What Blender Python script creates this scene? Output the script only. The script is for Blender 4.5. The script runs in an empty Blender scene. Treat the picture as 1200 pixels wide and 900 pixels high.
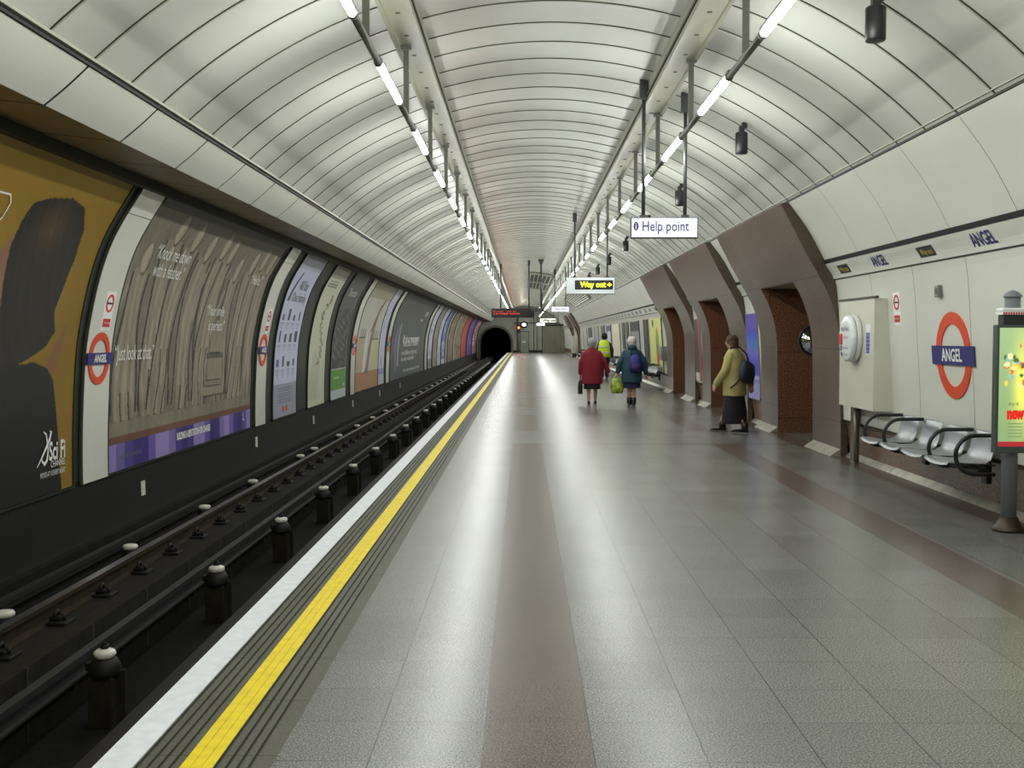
import bpy, bmesh, math, random
import numpy as np
from mathutils import Vector, Matrix

random.seed(7)
rng = np.random.default_rng(5)
SC = bpy.context.scene
COL = SC.collection

# ------------------------------------------------------------------ camera, world, exposure
FPX = 1280.0
YAW, PITCH = math.atan(13 / FPX), math.atan(55 / FPX)
cd = bpy.data.cameras.new('camera'); cd.sensor_width = 36; cd.lens = 36 * FPX / 1200
cd.clip_start = 0.05; cd.clip_end = 400
cam = bpy.data.objects.new('camera', cd); COL.objects.link(cam)
cam.location = (0, 0, 1.6); cam.rotation_euler = (math.pi / 2 - PITCH, 0, YAW)
SC.camera = cam
w = bpy.data.worlds.new('world'); SC.world = w; w.use_nodes = True
w.node_tree.nodes['Background'].inputs[0].default_value = (0.0, 0.0, 0.0, 1)
w.node_tree.nodes['Background'].inputs[1].default_value = 0.0
SC.view_settings.view_transform = 'Standard'; SC.view_settings.look = 'None'
SC.view_settings.gamma = 1.0; SC.view_settings.use_curve_mapping = False
SC.view_settings.exposure = 1.3
TUBE_E = 38.0
DENOISE = True
SC.cycles.max_bounces = 8; SC.cycles.diffuse_bounces = 5; SC.cycles.glossy_bounces = 4
SC.cycles.sample_clamp_indirect = 2.0
SC.cycles.use_denoising = DENOISE
SC.cycles.denoising_prefilter = 'ACCURATE'
SC.cycles.use_adaptive_sampling = False
SC.cycles.use_light_tree = True

# ------------------------------------------------------------------ colours and materials
def lin(v):
    v = v / 255.0
    return v / 12.92 if v <= 0.04045 else ((v + 0.055) / 1.055) ** 2.4
def rgb(r, g, b): return (lin(r), lin(g), lin(b), 1.0)

MATS = {}
def mat(name, col, rough=0.5, metal=0.0, spec=0.5, noise=None, bump=None, emit=None, coat=0.0):
    """plain procedural material; noise=(scale, amount, (sx,sy,sz)) varies the colour, bump=(scale, strength)"""
    if name in MATS: return MATS[name]
    m = bpy.data.materials.new(name); m.use_nodes = True; nt = m.node_tree; N = nt.nodes; L = nt.links
    p = N['Principled BSDF']
    c = rgb(*col)
    p.inputs['Base Color'].default_value = c
    p.inputs['Roughness'].default_value = rough; p.inputs['Metallic'].default_value = metal
    p.inputs['Specular IOR Level'].default_value = spec
    p.inputs['Coat Weight'].default_value = coat
    if noise or bump:
        tc = N.new('ShaderNodeTexCoord')
    if noise:
        sc_, am, st = noise
        mp = N.new('ShaderNodeMapping'); mp.inputs['Scale'].default_value = st
        L.new(tc.outputs['Object'], mp.inputs['Vector'])
        n = N.new('ShaderNodeTexNoise'); n.inputs['Scale'].default_value = sc_; n.inputs['Detail'].default_value = 5
        L.new(mp.outputs['Vector'], n.inputs['Vector'])
        r = N.new('ShaderNodeValToRGB'); r.color_ramp.elements[0].position = 0.3; r.color_ramp.elements[1].position = 0.7
        lo = tuple(max(0, x * (1 - am)) for x in c[:3]) + (1,); hi = tuple(min(1, x * (1 + am)) for x in c[:3]) + (1,)
        r.color_ramp.elements[0].color = lo; r.color_ramp.elements[1].color = hi
        L.new(n.outputs['Fac'], r.inputs['Fac']); L.new(r.outputs['Color'], p.inputs['Base Color'])
    if bump:
        n2 = N.new('ShaderNodeTexNoise'); n2.inputs['Scale'].default_value = bump[0]; n2.inputs['Detail'].default_value = 3
        L.new(tc.outputs['Object'], n2.inputs['Vector'])
        b = N.new('ShaderNodeBump'); b.inputs['Strength'].default_value = bump[1]; b.inputs['Distance'].default_value = 0.01
        L.new(n2.outputs['Fac'], b.inputs['Height']); L.new(b.outputs['Normal'], p.inputs['Normal'])
    if emit:
        p.inputs['Emission Color'].default_value = rgb(*emit[0]); p.inputs['Emission Strength'].default_value = emit[1]
        m.cycles.emission_sampling = 'FRONT' if name in ('fluorescent_tube_lit', 'added_passage_diffuser', 'red_signal') else 'NONE'
    MATS[name] = m
    return m

def granite(name, base, dark, light, rough, scale=170, joints=None, amt=1.0, coat=0.0):
    """speckled stone; joints=(axis a, origin a, pitch a, axis b, origin b, pitch b, width)"""
    m = bpy.data.materials.new(name); m.use_nodes = True; nt = m.node_tree; N = nt.nodes; L = nt.links
    p = N['Principled BSDF']; p.inputs['Roughness'].default_value = rough
    p.inputs['Coat Weight'].default_value = coat; p.inputs['Coat Roughness'].default_value = 0.06
    tc = N.new('ShaderNodeTexCoord')
    n = N.new('ShaderNodeTexNoise'); n.inputs['Scale'].default_value = scale; n.inputs['Detail'].default_value = 2
    L.new(tc.outputs['Object'], n.inputs['Vector'])
    r = N.new('ShaderNodeValToRGB'); e = r.color_ramp.elements
    e[0].position = 0.36; e[0].color = rgb(*dark); e[1].position = 0.62; e[1].color = rgb(*light)
    x = e.new(0.5); x.color = rgb(*base)
    L.new(n.outputs['Fac'], r.inputs['Fac'])
    n2 = N.new('ShaderNodeTexNoise'); n2.inputs['Scale'].default_value = 1.3; n2.inputs['Detail'].default_value = 4
    L.new(tc.outputs['Object'], n2.inputs['Vector'])
    mr = N.new('ShaderNodeMapRange'); mr.inputs['From Min'].default_value = 0.1; mr.inputs['From Max'].default_value = 0.9
    mr.inputs['To Min'].default_value = 0.88; mr.inputs['To Max'].default_value = 1.12
    L.new(n2.outputs['Fac'], mr.inputs['Value'])
    mul = N.new('ShaderNodeVectorMath'); mul.operation = 'SCALE'
    L.new(r.outputs['Color'], mul.inputs[0]); L.new(mr.outputs['Result'], mul.inputs['Scale'])
    out = mul.outputs['Vector']
    if joints:
        sep = N.new('ShaderNodeSeparateXYZ'); L.new(tc.outputs['Object'], sep.inputs[0])
        fac = None; cells = []
        for ax, o, pitch, wd, in joints:
            s = N.new('ShaderNodeMath'); s.operation = 'SUBTRACT'; L.new(sep.outputs[ax], s.inputs[0]); s.inputs[1].default_value = o
            d = N.new('ShaderNodeMath'); d.operation = 'DIVIDE'; L.new(s.outputs[0], d.inputs[0]); d.inputs[1].default_value = pitch
            fl = N.new('ShaderNodeMath'); fl.operation = 'FLOOR'; L.new(d.outputs[0], fl.inputs[0]); cells.append(fl)
            f = N.new('ShaderNodeMath'); f.operation = 'FRACT'; L.new(d.outputs[0], f.inputs[0])
            lt = N.new('ShaderNodeMath'); lt.operation = 'LESS_THAN'; L.new(f.outputs[0], lt.inputs[0]); lt.inputs[1].default_value = wd / pitch
            if fac is None: fac = lt.outputs[0]
            else:
                mx = N.new('ShaderNodeMath'); mx.operation = 'MAXIMUM'; L.new(fac, mx.inputs[0]); L.new(lt.outputs[0], mx.inputs[1]); fac = mx.outputs[0]
        cmb = N.new('ShaderNodeCombineXYZ')
        for i, cfl in enumerate(cells[:2]): L.new(cfl.outputs[0], cmb.inputs[i])
        wn = N.new('ShaderNodeTexWhiteNoise'); wn.noise_dimensions = '3D'; L.new(cmb.outputs[0], wn.inputs['Vector'])
        m3 = N.new('ShaderNodeMapRange'); m3.inputs['To Min'].default_value = 1 - 0.09 * amt; m3.inputs['To Max'].default_value = 1 + 0.08 * amt
        L.new(wn.outputs['Value'], m3.inputs['Value'])
        mu2 = N.new('ShaderNodeVectorMath'); mu2.operation = 'SCALE'; L.new(out, mu2.inputs[0]); L.new(m3.outputs['Result'], mu2.inputs['Scale'])
        mix = N.new('ShaderNodeMix'); mix.data_type = 'RGBA'
        L.new(fac, mix.inputs['Factor']); L.new(mu2.outputs['Vector'], mix.inputs['A'])
        mix.inputs['B'].default_value = rgb(*[v * 0.36 for v in base])
        out = mix.outputs['Result']
    L.new(out, p.inputs['Base Color'])
    MATS[name] = m
    return m

def print_mat(name, rough=0.35, emit=0.0):
    m = bpy.data.materials.new(name); m.use_nodes = True; N = m.node_tree.nodes; L = m.node_tree.links
    p = N['Principled BSDF']; p.inputs['Roughness'].default_value = rough
    a = N.new('ShaderNodeAttribute'); a.attribute_name = 'Col'
    L.new(a.outputs['Color'], p.inputs['Base Color'])
    if emit:
        L.new(a.outputs['Color'], p.inputs['Emission Color']); p.inputs['Emission Strength'].default_value = emit; m.cycles.emission_sampling = 'NONE'
    MATS[name] = m
    return m

PANEL = mat('white_enamel_panel', (210, 212, 201), 0.22, noise=(1.6, 0.04, (1, .35, 1)), bump=(2.0, .05))
CEIL = mat('white_ceiling_panel', (219, 221, 210), 0.22, noise=(1.1, 0.05, (1, .25, 1)), bump=(3.0, .04))
SEAM = mat('dark_seam', (70, 71, 58), 0.7)
BATTEN = mat('seam_batten', (150, 152, 132), 0.4)
GAP = mat('black_gap', (26, 27, 25), 0.7)
TRACKWALL = mat('sooty_black_wall', (11, 13, 12), 0.62, spec=.3, noise=(2.5, 0.35, (1, .5, 1)), bump=(20, .2))
FRAME = mat('poster_frame_dark', (32, 37, 30), 0.45, noise=(3, .2, (1, 1, 1)))
SOFFIT = mat('soffit_panel', (150, 140, 112), 0.4, noise=(2, .15, (1, 1, 1)))
BED = mat('sooty_track_bed', (9, 9, 8), 0.95, spec=.2, noise=(9, .45, (1, 1, 1)), bump=(30, .6))
CONC = mat('dirty_concrete', (30, 28, 19), 0.9, spec=.2, noise=(7, .45, (1, 1, 1)), bump=(40, .4))
CONCD = mat('dark_concrete', (24, 22, 16), 0.95, spec=.2, noise=(10, .4, (1, 1, 1)), bump=(40, .4))
RUST = mat('rusty_rail_web', (38, 29, 18), 0.8, spec=.2, noise=(12, .4, (1, 1, 1)))
RAILTOP = mat('polished_rail_head', (96, 98, 98), 0.3, 1.0)
CRAIL = mat('conductor_rail_steel', (52, 54, 54), 0.5, 0.5)
IRON = mat('black_iron', (9, 9, 9), 0.6, spec=.3, noise=(20, .3, (1, 1, 1)))
CERAM = mat('white_porcelain', (205, 203, 192), 0.35, noise=(25, .18, (1, 1, 1)))
STEEL = mat('brushed_steel', (158, 158, 150), 0.3, 0.9)
GALV = mat('galvanised_grey', (126, 127, 120), 0.4, 0.6)
BEAM = mat('painted_cream_beam', (142, 143, 124), 0.42, noise=(4, .12, (1, .3, 1)))
TUBE = mat('fluorescent_tube_lit', (255, 255, 255), 0.4, emit=((250, 252, 248), TUBE_E))
RAILG = mat('light_rail_grey', (120, 121, 112), 0.35, 0.7)
BLACK = mat('black_plastic', (26, 27, 27), 0.4)
DKGREY = mat('dark_grey_paint', (58, 60, 60), 0.45)
POLEG = mat('grey_pole_paint', (118, 122, 126), 0.4)
WHITEP = mat('white_paint_line', (226, 229, 236), 0.5, noise=(14, .08, (1, 1, 1)), bump=(60, .2))
YELLOWP = mat('yellow_paint_line', (232, 208, 16), 0.5, noise=(14, .1, (1, 1, 1)), bump=(60, .2))
REDSIGN = mat('roundel_red', (212, 70, 34), 0.4)
BLUESIGN = mat('sign_blue', (44, 40, 112), 0.4)
WHITESIGN = mat('sign_white', (232, 234, 232), 0.4)
SIGNFACE = mat('sign_face_white', (222, 225, 236), 0.35)
LETB = mat('blue_lettering', (40, 38, 100), 0.5)
LETW = mat('white_lettering', (225, 226, 222), 0.5)
LETG = mat('grey_lettering', (110, 112, 120), 0.5)
LETK = mat('black_lettering', (35, 35, 38), 0.5)
LETR = mat('red_lettering', (196, 40, 34), 0.5)
BRACK = mat('dull_silver_edging', (168, 164, 150), 0.32, 0.55, noise=(6, .3, (1, 1, 1)), bump=(12, .5))
FLOORG = granite('grey_granite_floor', (102, 103, 99), (72, 73, 71), (134, 135, 130), 0.27, 120,
                 joints=[('X', -0.158, 0.4275, 0.0055), ('Y', 0.21, 0.427, 0.004)])
FLOORB = granite('brown_granite_floor', (88, 78, 71), (64, 56, 50), (112, 101, 92), 0.27, 120,
                 joints=[('Y', 0.21, 0.427, 0.003), ('X', -50, 200, 0.001)], amt=.6)
TACT = granite('ribbed_edge_slab', (78, 78, 65), (68, 68, 56), (90, 90, 76), 0.6, 90,
               joints=[('Y', 0.28, 0.637, 0.006), ('X', -50, 200, 0.001)], amt=.8)
GROOVE = mat('slab_groove', (44, 44, 36), 0.9)
PORTAL = granite('grey_brown_granite', (92, 77, 68), (68, 55, 47), (116, 99, 89), 0.30, 75,
                 joints=[('Y', 14.65, 0.80, 0.012), ('Z', 0.45, 0.98, 0.012)], coat=.1)
PORTALD = granite('shaded_portal_granite', (74, 62, 50), (62, 51, 41), (88, 75, 61), 0.3, 75)  # portal granite again, shade of the unlit side returns put into its colour
REDGRAN = granite('red_brown_granite', (104, 70, 50), (72, 46, 32), (140, 100, 76), 0.16, 60,
                  joints=[('X', 4.1, 1.2, 0.006), ('Z', 0.25, 1.1, 0.006)], coat=.4)
SKIRT = granite('brown_granite_skirting', (112, 86, 66), (76, 56, 42), (140, 112, 90), 0.3, 60,
                joints=[('Y', 8.95, 1.414, 0.008), ('Z', -3, 20, 0.001)])
PRINT = print_mat('printed_paper', 0.5)
PRINTLIT = print_mat('backlit_print', 0.3, 0.42)

# ------------------------------------------------------------------ helpers
class MB:
    def __init__(s): s.v = []; s.f = []; s.m = []; s.sm = []
    def add(s, vs, fs, mi=0, smooth=False):
        o = len(s.v); s.v.extend([tuple(map(float, a)) for a in vs])
        for f in fs: s.f.append(tuple(o + i for i in f)); s.m.append(mi); s.sm.append(smooth)
    def box(s, x0, x1, y0, y1, z0, z1, mi=0, bev=0.0, M=None):
        if bev:
            bm = bmesh.new(); bmesh.ops.create_cube(bm, size=1)
            for v in bm.verts: v.co = Vector(((x0 + x1) / 2 + v.co.x * (x1 - x0), (y0 + y1) / 2 + v.co.y * (y1 - y0), (z0 + z1) / 2 + v.co.z * (z1 - z0)))
            bmesh.ops.bevel(bm, geom=list(bm.edges), offset=bev, segments=2, affect='EDGES', profile=0.5)
            bm.verts.ensure_lookup_table(); vs = [v.co.copy() for v in bm.verts]; fs = [[v.index for v in f.verts] for f in bm.faces]; bm.free()
        else:
            vs = [Vector(a) for a in [(x0, y0, z0), (x1, y0, z0), (x1, y1, z0), (x0, y1, z0), (x0, y0, z1), (x1, y0, z1), (x1, y1, z1), (x0, y1, z1)]]
            fs = [(0, 3, 2, 1), (4, 5, 6, 7), (0, 1, 5, 4), (1, 2, 6, 5), (2, 3, 7, 6), (3, 0, 4, 7)]
        if M: vs = [M @ v for v in vs]
        s.add(vs, fs, mi); return s
    def tube(s, pts, rad, n=12, mi=0, caps=True, smooth=True):
        pts = [Vector(p) for p in pts]; k = len(pts)
        rad = rad if isinstance(rad, (list, tuple)) else [rad] * k
        T = []
        for i in range(k):
            t = (pts[min(i + 1, k - 1)] - pts[max(i - 1, 0)]); T.append(t.normalized() if t.length > 1e-9 else Vector((0, 0, 1)))
        a = Vector((0, 0, 1)) if abs(T[0].z) < 0.9 else Vector((1, 0, 0))
        nrm = T[0].cross(a).normalized(); vs = []
        for i in range(k):
            nrm = (nrm - T[i] * nrm.dot(T[i])).normalized(); b = T[i].cross(nrm)
            for j in range(n):
                th = 2 * math.pi * j / n; vs.append(pts[i] + (nrm * math.cos(th) + b * math.sin(th)) * rad[i])
        fs = [(i * n + j, i * n + (j + 1) % n, (i + 1) * n + (j + 1) % n, (i + 1) * n + j) for i in range(k - 1) for j in range(n)]
        if caps: fs += [tuple(range(n))[::-1], tuple((k - 1) * n + j for j in range(n))]
        s.add(vs, fs, mi, smooth); return s
    def lathe(s, prof, c=(0, 0, 0), n=20, mi=0, M=None, smooth=True):
        vs = []; k = len(prof)
        for r, z in prof:
            for j in range(n):
                th = 2 * math.pi * j / n; v = Vector((r * math.cos(th), r * math.sin(th), z))
                vs.append((M @ v if M else v) + Vector(c))
        fs = [(i * n + j, i * n + (j + 1) % n, (i + 1) * n + (j + 1) % n, (i + 1) * n + j) for i in range(k - 1) for j in range(n)]
        fs += [tuple(range(n))[::-1], tuple((k - 1) * n + j for j in range(n))]
        s.add(vs, fs, mi, smooth); return s
    def loft(s, rings, n=24, mi=0, power=2.0):
        """rings (cx,cy,cz,rx,ry): horizontal super-ellipse sections"""
        vs = []
        for cx, cy, cz, rx, ry in rings:
            for j in range(n):
                th = 2 * math.pi * j / n; c_, s_ = math.cos(th), math.sin(th)
                vs.append((cx + rx * math.copysign(abs(c_) ** (2 / power), c_), cy + ry * math.copysign(abs(s_) ** (2 / power), s_), cz))
        k = len(rings)
        fs = [(i * n + j, i * n + (j + 1) % n, (i + 1) * n + (j + 1) % n, (i + 1) * n + j) for i in range(k - 1) for j in range(n)]
        fs += [tuple(range(n))[::-1], tuple((k - 1) * n + j for j in range(n))]
        s.add(vs, fs, mi, True); return s
    def ball(s, c, r, n=14, mi=0, M=None):
        r = r if isinstance(r, tuple) else (r, r, r); k = n // 2; vs = []; 
        for i in range(1, k):
            ph = math.pi * i / k
            for j in range(n):
                th = 2 * math.pi * j / n
                v = Vector((r[0] * math.sin(ph) * math.cos(th), r[1] * math.sin(ph) * math.sin(th), -r[2] * math.cos(ph)))
                vs.append((M @ v if M else v) + Vector(c))
        fs = [(i * n + j, i * n + (j + 1) % n, (i + 1) * n + (j + 1) % n, (i + 1) * n + j) for i in range(k - 2) for j in range(n)]
        fs += [tuple(range(n))[::-1], tuple((k - 2) * n + j for j in range(n))]
        s.add(vs, fs, mi, True); return s
    def mesh(s, name, mats):
        me = bpy.data.meshes.new(name); me.from_pydata(s.v, [], s.f)
        for m in (mats if isinstance(mats, (list, tuple)) else [mats]): me.materials.append(m)
        me.polygons.foreach_set('material_index', s.m); me.polygons.foreach_set('use_smooth', s.sm); me.update()
        return me
    def build(s, name, mats, parent=None, **kw):
        o = bpy.data.objects.new(name, s.mesh(name, mats)); COL.objects.link(o)
        if parent is not None: o.parent = parent
        for k_, v_ in kw.items(): o[k_] = v_
        return o

def tag(o, label=None, cat=None, group=None):
    if label: o['label'] = label
    if cat: o['category'] = cat
    if group: o['group'] = group
    return o
def thing(name, label, cat, loc=(0, 0, 0), rz=0.0, group=None):
    o = bpy.data.objects.new(name, None); COL.objects.link(o); o.empty_display_size = 0.1
    o.location = loc; o.rotation_euler = (0, 0, rz)
    return tag(o, label, cat, group)
def struct(name, mb, mats, parent=None, label=None):
    o = mb.build(name, mats, parent)
    if parent is None: o['kind'] = 'structure'
    if label: o['label'] = label
    return o
def dup(o, parent=None, label=None):
    c = o.copy(); COL.objects.link(c)
    if parent is not None: c.parent = parent
    if label: c['label'] = label
    for ch in KIDS.get(o.name, []): dup(ch, c)
    return c
KIDS = {}
def index_kids():
    KIDS.clear()
    for o in COL.objects:
        if o.parent: KIDS.setdefault(o.parent.name, []).append(o)
def dup_at(o, loc, label=None, rz=None):
    c = dup(o, None, label); c.location = loc
    if rz is not None: c.rotation_euler = (0, 0, rz)
    return c
ORD = ['nearest', 'second', 'third', 'fourth', 'fifth', 'sixth', 'seventh', 'eighth', 'ninth', 'tenth', 'eleventh', 'twelfth',
       'thirteenth', 'fourteenth', 'fifteenth', 'sixteenth', 'seventeenth', 'eighteenth', 'nineteenth', 'twentieth',
       'twenty-first', 'twenty-second', 'twenty-third', 'twenty-fourth', 'twenty-fifth', 'twenty-sixth', 'twenty-seventh', 'twenty-eighth', 'twenty-ninth', 'thirtieth']

# wall profiles as smooth curves: P(y, z, off) gives a point on the curved surface
class Prof:
    def __init__(s, pts, inward):
        pts = [np.array(p, float) for p in pts]; out = []
        ext = [2 * pts[0] - pts[1]] + pts + [2 * pts[-1] - pts[-2]]
        for i in range(1, len(ext) - 2):
            p0, p1, p2, p3 = ext[i - 1:i + 3]
            for t in np.linspace(0, 1, 13)[:-1]:
                out.append(0.5 * ((2 * p1) + (-p0 + p2) * t + (2 * p0 - 5 * p1 + 4 * p2 - p3) * t * t + (-p0 + 3 * p1 - 3 * p2 + p3) * t ** 3))
        out.append(pts[-1]); a = np.array(out); s.X = a[:, 0]; s.Z = a[:, 1]; s.inw = inward
        o = np.argsort(s.Z); s.X = s.X[o]; s.Z = s.Z[o]
    def at(s, z, off=0.0):
        z = np.asarray(z, float); x = np.interp(z, s.Z, s.X); d = 0.03
        dx = (np.interp(z + d, s.Z, s.X) - np.interp(z - d, s.Z, s.X)) / (2 * d)
        L = np.sqrt(1 + dx * dx); nx, nz = s.inw / L, -s.inw * dx / L
        return x + nx * off, z + nz * off
LP = Prof([(-4.62, -1.1), (-4.72, -.6), (-4.75, 0), (-4.735, .8), (-4.66, 1.66), (-4.42, 2.55), (-3.98, 3.30)], 1)
RP = Prof([(4.30, -.05), (4.29, .5), (4.27, 1.0), (4.24, 1.43), (4.17, 2.29), (4.02, 2.6), (3.79, 3.02), (3.52, 3.39)], -1)
PP = Prof([(4.26, -.05), (4.25, .6), (4.24, 1.2), (4.21, 1.7), (4.09, 2.12), (3.92, 2.45), (3.72, 2.8), (3.42, 3.38)], -1)

def sheet(prof, y0, y1, z0, z1, off=0.02, thick=0.012, dz=0.08, mi=0, mb=None, ny=1):
    """curved slab lying on a wall profile"""
    mb = mb or MB(); nz = max(1, int(math.ceil((z1 - z0) / dz))); zs = np.linspace(z0, z1, nz + 1); ys = np.linspace(y0, y1, ny + 1)
    fx, fz = prof.at(zs, off); bx, bz = prof.at(zs, off - thick)
    W = ny + 1
    vs = [(fx[i], y, fz[i]) for i in range(nz + 1) for y in ys] + [(bx[i], y, bz[i]) for i in range(nz + 1) for y in ys]
    B = (nz + 1) * W
    fs = [(i * W + j, i * W + j + 1, (i + 1) * W + j + 1, (i + 1) * W + j) for i in range(nz) for j in range(ny)]
    fs += [(B + i * W + j, B + (i + 1) * W + j, B + (i + 1) * W + j + 1, B + i * W + j + 1) for i in range(nz) for j in range(ny)]
    fs += [(i * W, (i + 1) * W, B + (i + 1) * W, B + i * W) for i in range(nz)]
    fs += [(i * W + ny, B + i * W + ny, B + (i + 1) * W + ny, (i + 1) * W + ny) for i in range(nz)]
    fs += [(j, B + j, B + j + 1, j + 1) for j in range(ny)] + [(nz * W + j, nz * W + j + 1, B + nz * W + j + 1, B + nz * W + j) for j in range(ny)]
    if prof.inw < 0: fs = [f[::-1] for f in fs]
    mb.add(vs, fs, mi, False)
    return mb

def paint_mesh(me, cols):
    a = me.color_attributes.new('Col', 'FLOAT_COLOR', 'POINT')
    c = np.clip(np.asarray(cols, float) / 255.0, 0, 1)
    l = np.where(c <= 0.04045, c / 12.92, ((c + 0.055) / 1.055) ** 2.4)
    full = np.ones((len(l), 4)); full[:, :3] = l
    a.data.foreach_set('color', full.ravel())

def print_sheet(name, prof, y0, y1, z0, z1, fn, parent=None, off=0.02, res=0.025, material=None):
    """curved printed sheet, colour given by fn(Y, Z) in 0..255"""
    ny = max(2, int((y1 - y0) / res)); dz = res
    mb = sheet(prof, y0, y1, z0, z1, off, 0.012, dz, ny=ny)
    o = mb.build(name, material or PRINT, parent)
    nz = max(1, int(math.ceil((z1 - z0) / dz)))
    Zg = np.repeat(np.linspace(z0, z1, nz + 1), ny + 1); Yg = np.tile(np.linspace(y0, y1, ny + 1), nz + 1)
    c = fn(Yg, Zg); paint_mesh(o.data, np.vstack([c, c * 0 + 200]))
    return o

TXT = {}
def text_geo(body, size=1.0, bold=0.0, sx=1.0, shear=0.0, align='CENTER'):
    key = (body, size, bold, sx, shear, align)
    if key in TXT: return TXT[key]
    c = bpy.data.curves.new('t', 'FONT'); c.body = body; c.size = size; c.align_x = align; c.align_y = 'CENTER'
    c.offset = bold; c.shear = shear; c.resolution_u = 3
    o = bpy.data.objects.new('t', c); COL.objects.link(o); bpy.context.view_layer.update()
    dg = bpy.context.evaluated_depsgraph_get(); me = bpy.data.meshes.new_from_object(o.evaluated_get(dg))
    vs = [(v.co.x * sx, v.co.y) for v in me.vertices]; fs = [tuple(p.vertices) for p in me.polygons]
    bpy.data.objects.remove(o); bpy.data.meshes.remove(me)
    TXT[key] = (vs, fs); return TXT[key]

def wall_text(body, prof, yc, zc, size, m, parent, off=0.028, bold=0.0, sx=1.0, shear=0.0, align='CENTER', name='lettering'):
    vs, fs = text_geo(body, size, bold, sx, shear, align)
    s = 1 if prof.inw > 0 else -1
    zz = np.array([v[1] for v in vs]) + zc; X, Z = prof.at(zz, off)
    mb = MB(); mb.add([(X[i], yc + s * vs[i][0], Z[i]) for i in range(len(vs))], fs)
    return mb.build(name, m, parent)
def flat_text(body, origin, right, up, size, m, parent, bold=0.0, sx=1.0, align='CENTER', name='lettering', shear=0.0, lift=0.002):
    vs, fs = text_geo(body, size, bold, sx, shear, align); r = Vector(right); u = Vector(up); n = r.cross(u)
    mb = MB(); mb.add([Vector(origin) + r * a + u * b + n * lift for a, b in vs], fs)
    return mb.build(name, m, parent)

def wall_shape(prof, pts2, yc, zc, m, parent, off=0.026, name='shape'):
    """flat outline (local right, up) wrapped on the wall"""
    s = 1 if prof.inw > 0 else -1; zz = np.array([p[1] for p in pts2]) + zc; X, Z = prof.at(zz, off)
    mb = MB(); mb.add([(X[i], yc + s * pts2[i][0], Z[i]) for i in range(len(pts2))], [tuple(range(len(pts2)))])
    return mb.build(name, m, parent)

def inpoly(Y, Z, poly):
    r = np.zeros(Y.shape, bool); n = len(poly)
    for i in range(n):
        (x1, y1), (x2, y2) = poly[i], poly[(i + 1) % n]
        c = ((y1 > Z) != (y2 > Z)) & (Y < (x2 - x1) * (Z - y1) / ((y2 - y1) + 1e-12) + x1)
        r ^= c
    return r
def fnoise(Y, Z, s, seed=0):
    r = np.random.default_rng(seed); v = np.zeros(Y.shape); 
    for k in range(6):
        a, b, p = r.uniform(-1, 1) * s, r.uniform(-1, 1) * s, r.uniform(0, 6.28)
        v += np.sin(Y * a * (1 + k * .6) + Z * b * (1 + k * .6) + p + 1.3 * np.sin(Z * s * .4 + k))
    return v / 6.0

# ------------------------------------------------------------------ the setting
Y0, Y1 = -12.0, 112.0
SEAM0, PITCHY = 6.83, 0.707
# platform floor: brown bands laid in grey granite
mb = MB()
opens = [(16.4, 18.5), (22.5, 24.8), (28.8, 31.0)]
ycuts = [Y0]; kinds = []
for a, b in opens: ycuts += [a - .16, a, b, b + .16]
ycuts.append(Y1)
xc = [-0.938, -0.158, 0.2695, 2.83, 3.21, 4.05, 4.34]
for j in range(len(ycuts) - 1):
    ya, yb = ycuts[j], ycuts[j + 1]
    crossband = j % 2 == 1; inopen = j % 4 == 2
    for i in range(len(xc) - 1):
        brown = i in (1, 3, 5)
        if crossband: brown = i >= 1
        if inopen: brown = False
        mb.add([(xc[i], ya, 0), (xc[i + 1], ya, 0), (xc[i + 1], yb, 0), (xc[i], yb, 0)], [(0, 1, 2, 3)], 1 if brown else 0)
fl = struct('floor', mb, [FLOORG, FLOORB])
# ribbed nosing slabs with the front of the platform
prof = [(-1.80, -1.05), (-1.80, -0.12), (-1.655, -0.10), (-1.655, -0.016), (-1.60, -0.009), (-1.60, 0.0)]
mats_ = [2, 2, 2, 2, 2]
x = -1.445
prof.append((x, 0.0)); mats_.append(0)
x_ribs = []
while x < -0.985:
    prof += [(x, -0.006), (x + .012, -0.006), (x + .012, 0.0), (x + .042, 0.0)]; mats_ += [1, 1, 1, 0]; x += .042
prof.append((-0.938, 0.0)); mats_.append(0)
mb = MB()
n = len(prof)
mb.add([(a, Y0, b) for a, b in prof] + [(a, Y1, b) for a, b in prof], [])
for i in range(n - 1): mb.add([(prof[i][0], Y0, prof[i][1]), (prof[i + 1][0], Y0, prof[i + 1][1]), (prof[i + 1][0], Y1, prof[i + 1][1]), (prof[i][0], Y1, prof[i][1])], [(0, 1, 2, 3)], mats_[i])
struct('trim_1', mb, [TACT, GROOVE, IRON])
mb = MB(); mb.box(-1.600, -1.452, Y0, Y1, -0.004, 0.004); struct('trim_2', mb, WHITEP)
mb = MB()
for a in (-1.277, -1.235, -1.193): mb.box(a + .001, a + .0395, Y0, Y1, -0.005, 0.0035)
mb.box(-1.272, -1.16, Y0, Y1, -0.005, 0.0005)
struct('trim_3', mb, YELLOWP)

# track bed: pit floor, sleeper ledges, walls of the pit
mb = MB()
bed = [(-1.80, -1.05, 0), (-1.80, -.66, 1), (-2.16, -.66, 1), (-2.16, -1.0, 0), (-3.15, -1.0, 1), (-3.15, -.50, 1), (-3.78, -.50, 1), (-3.82, -.70, 0), (-4.60, -.70, 0), (-4.62, -.62, 2), (-4.80, -.62, 2)]
for (a, b, m_), (c, d, _) in zip(bed, bed[1:]):
    mb.add([(a, Y0, b), (c, Y0, d), (c, Y1 + 16, d), (a, Y1 + 16, b)], [(3, 2, 1, 0)], m_)
struct('trim_4', mb, [BED, CONCD, TRACKWALL])
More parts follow.
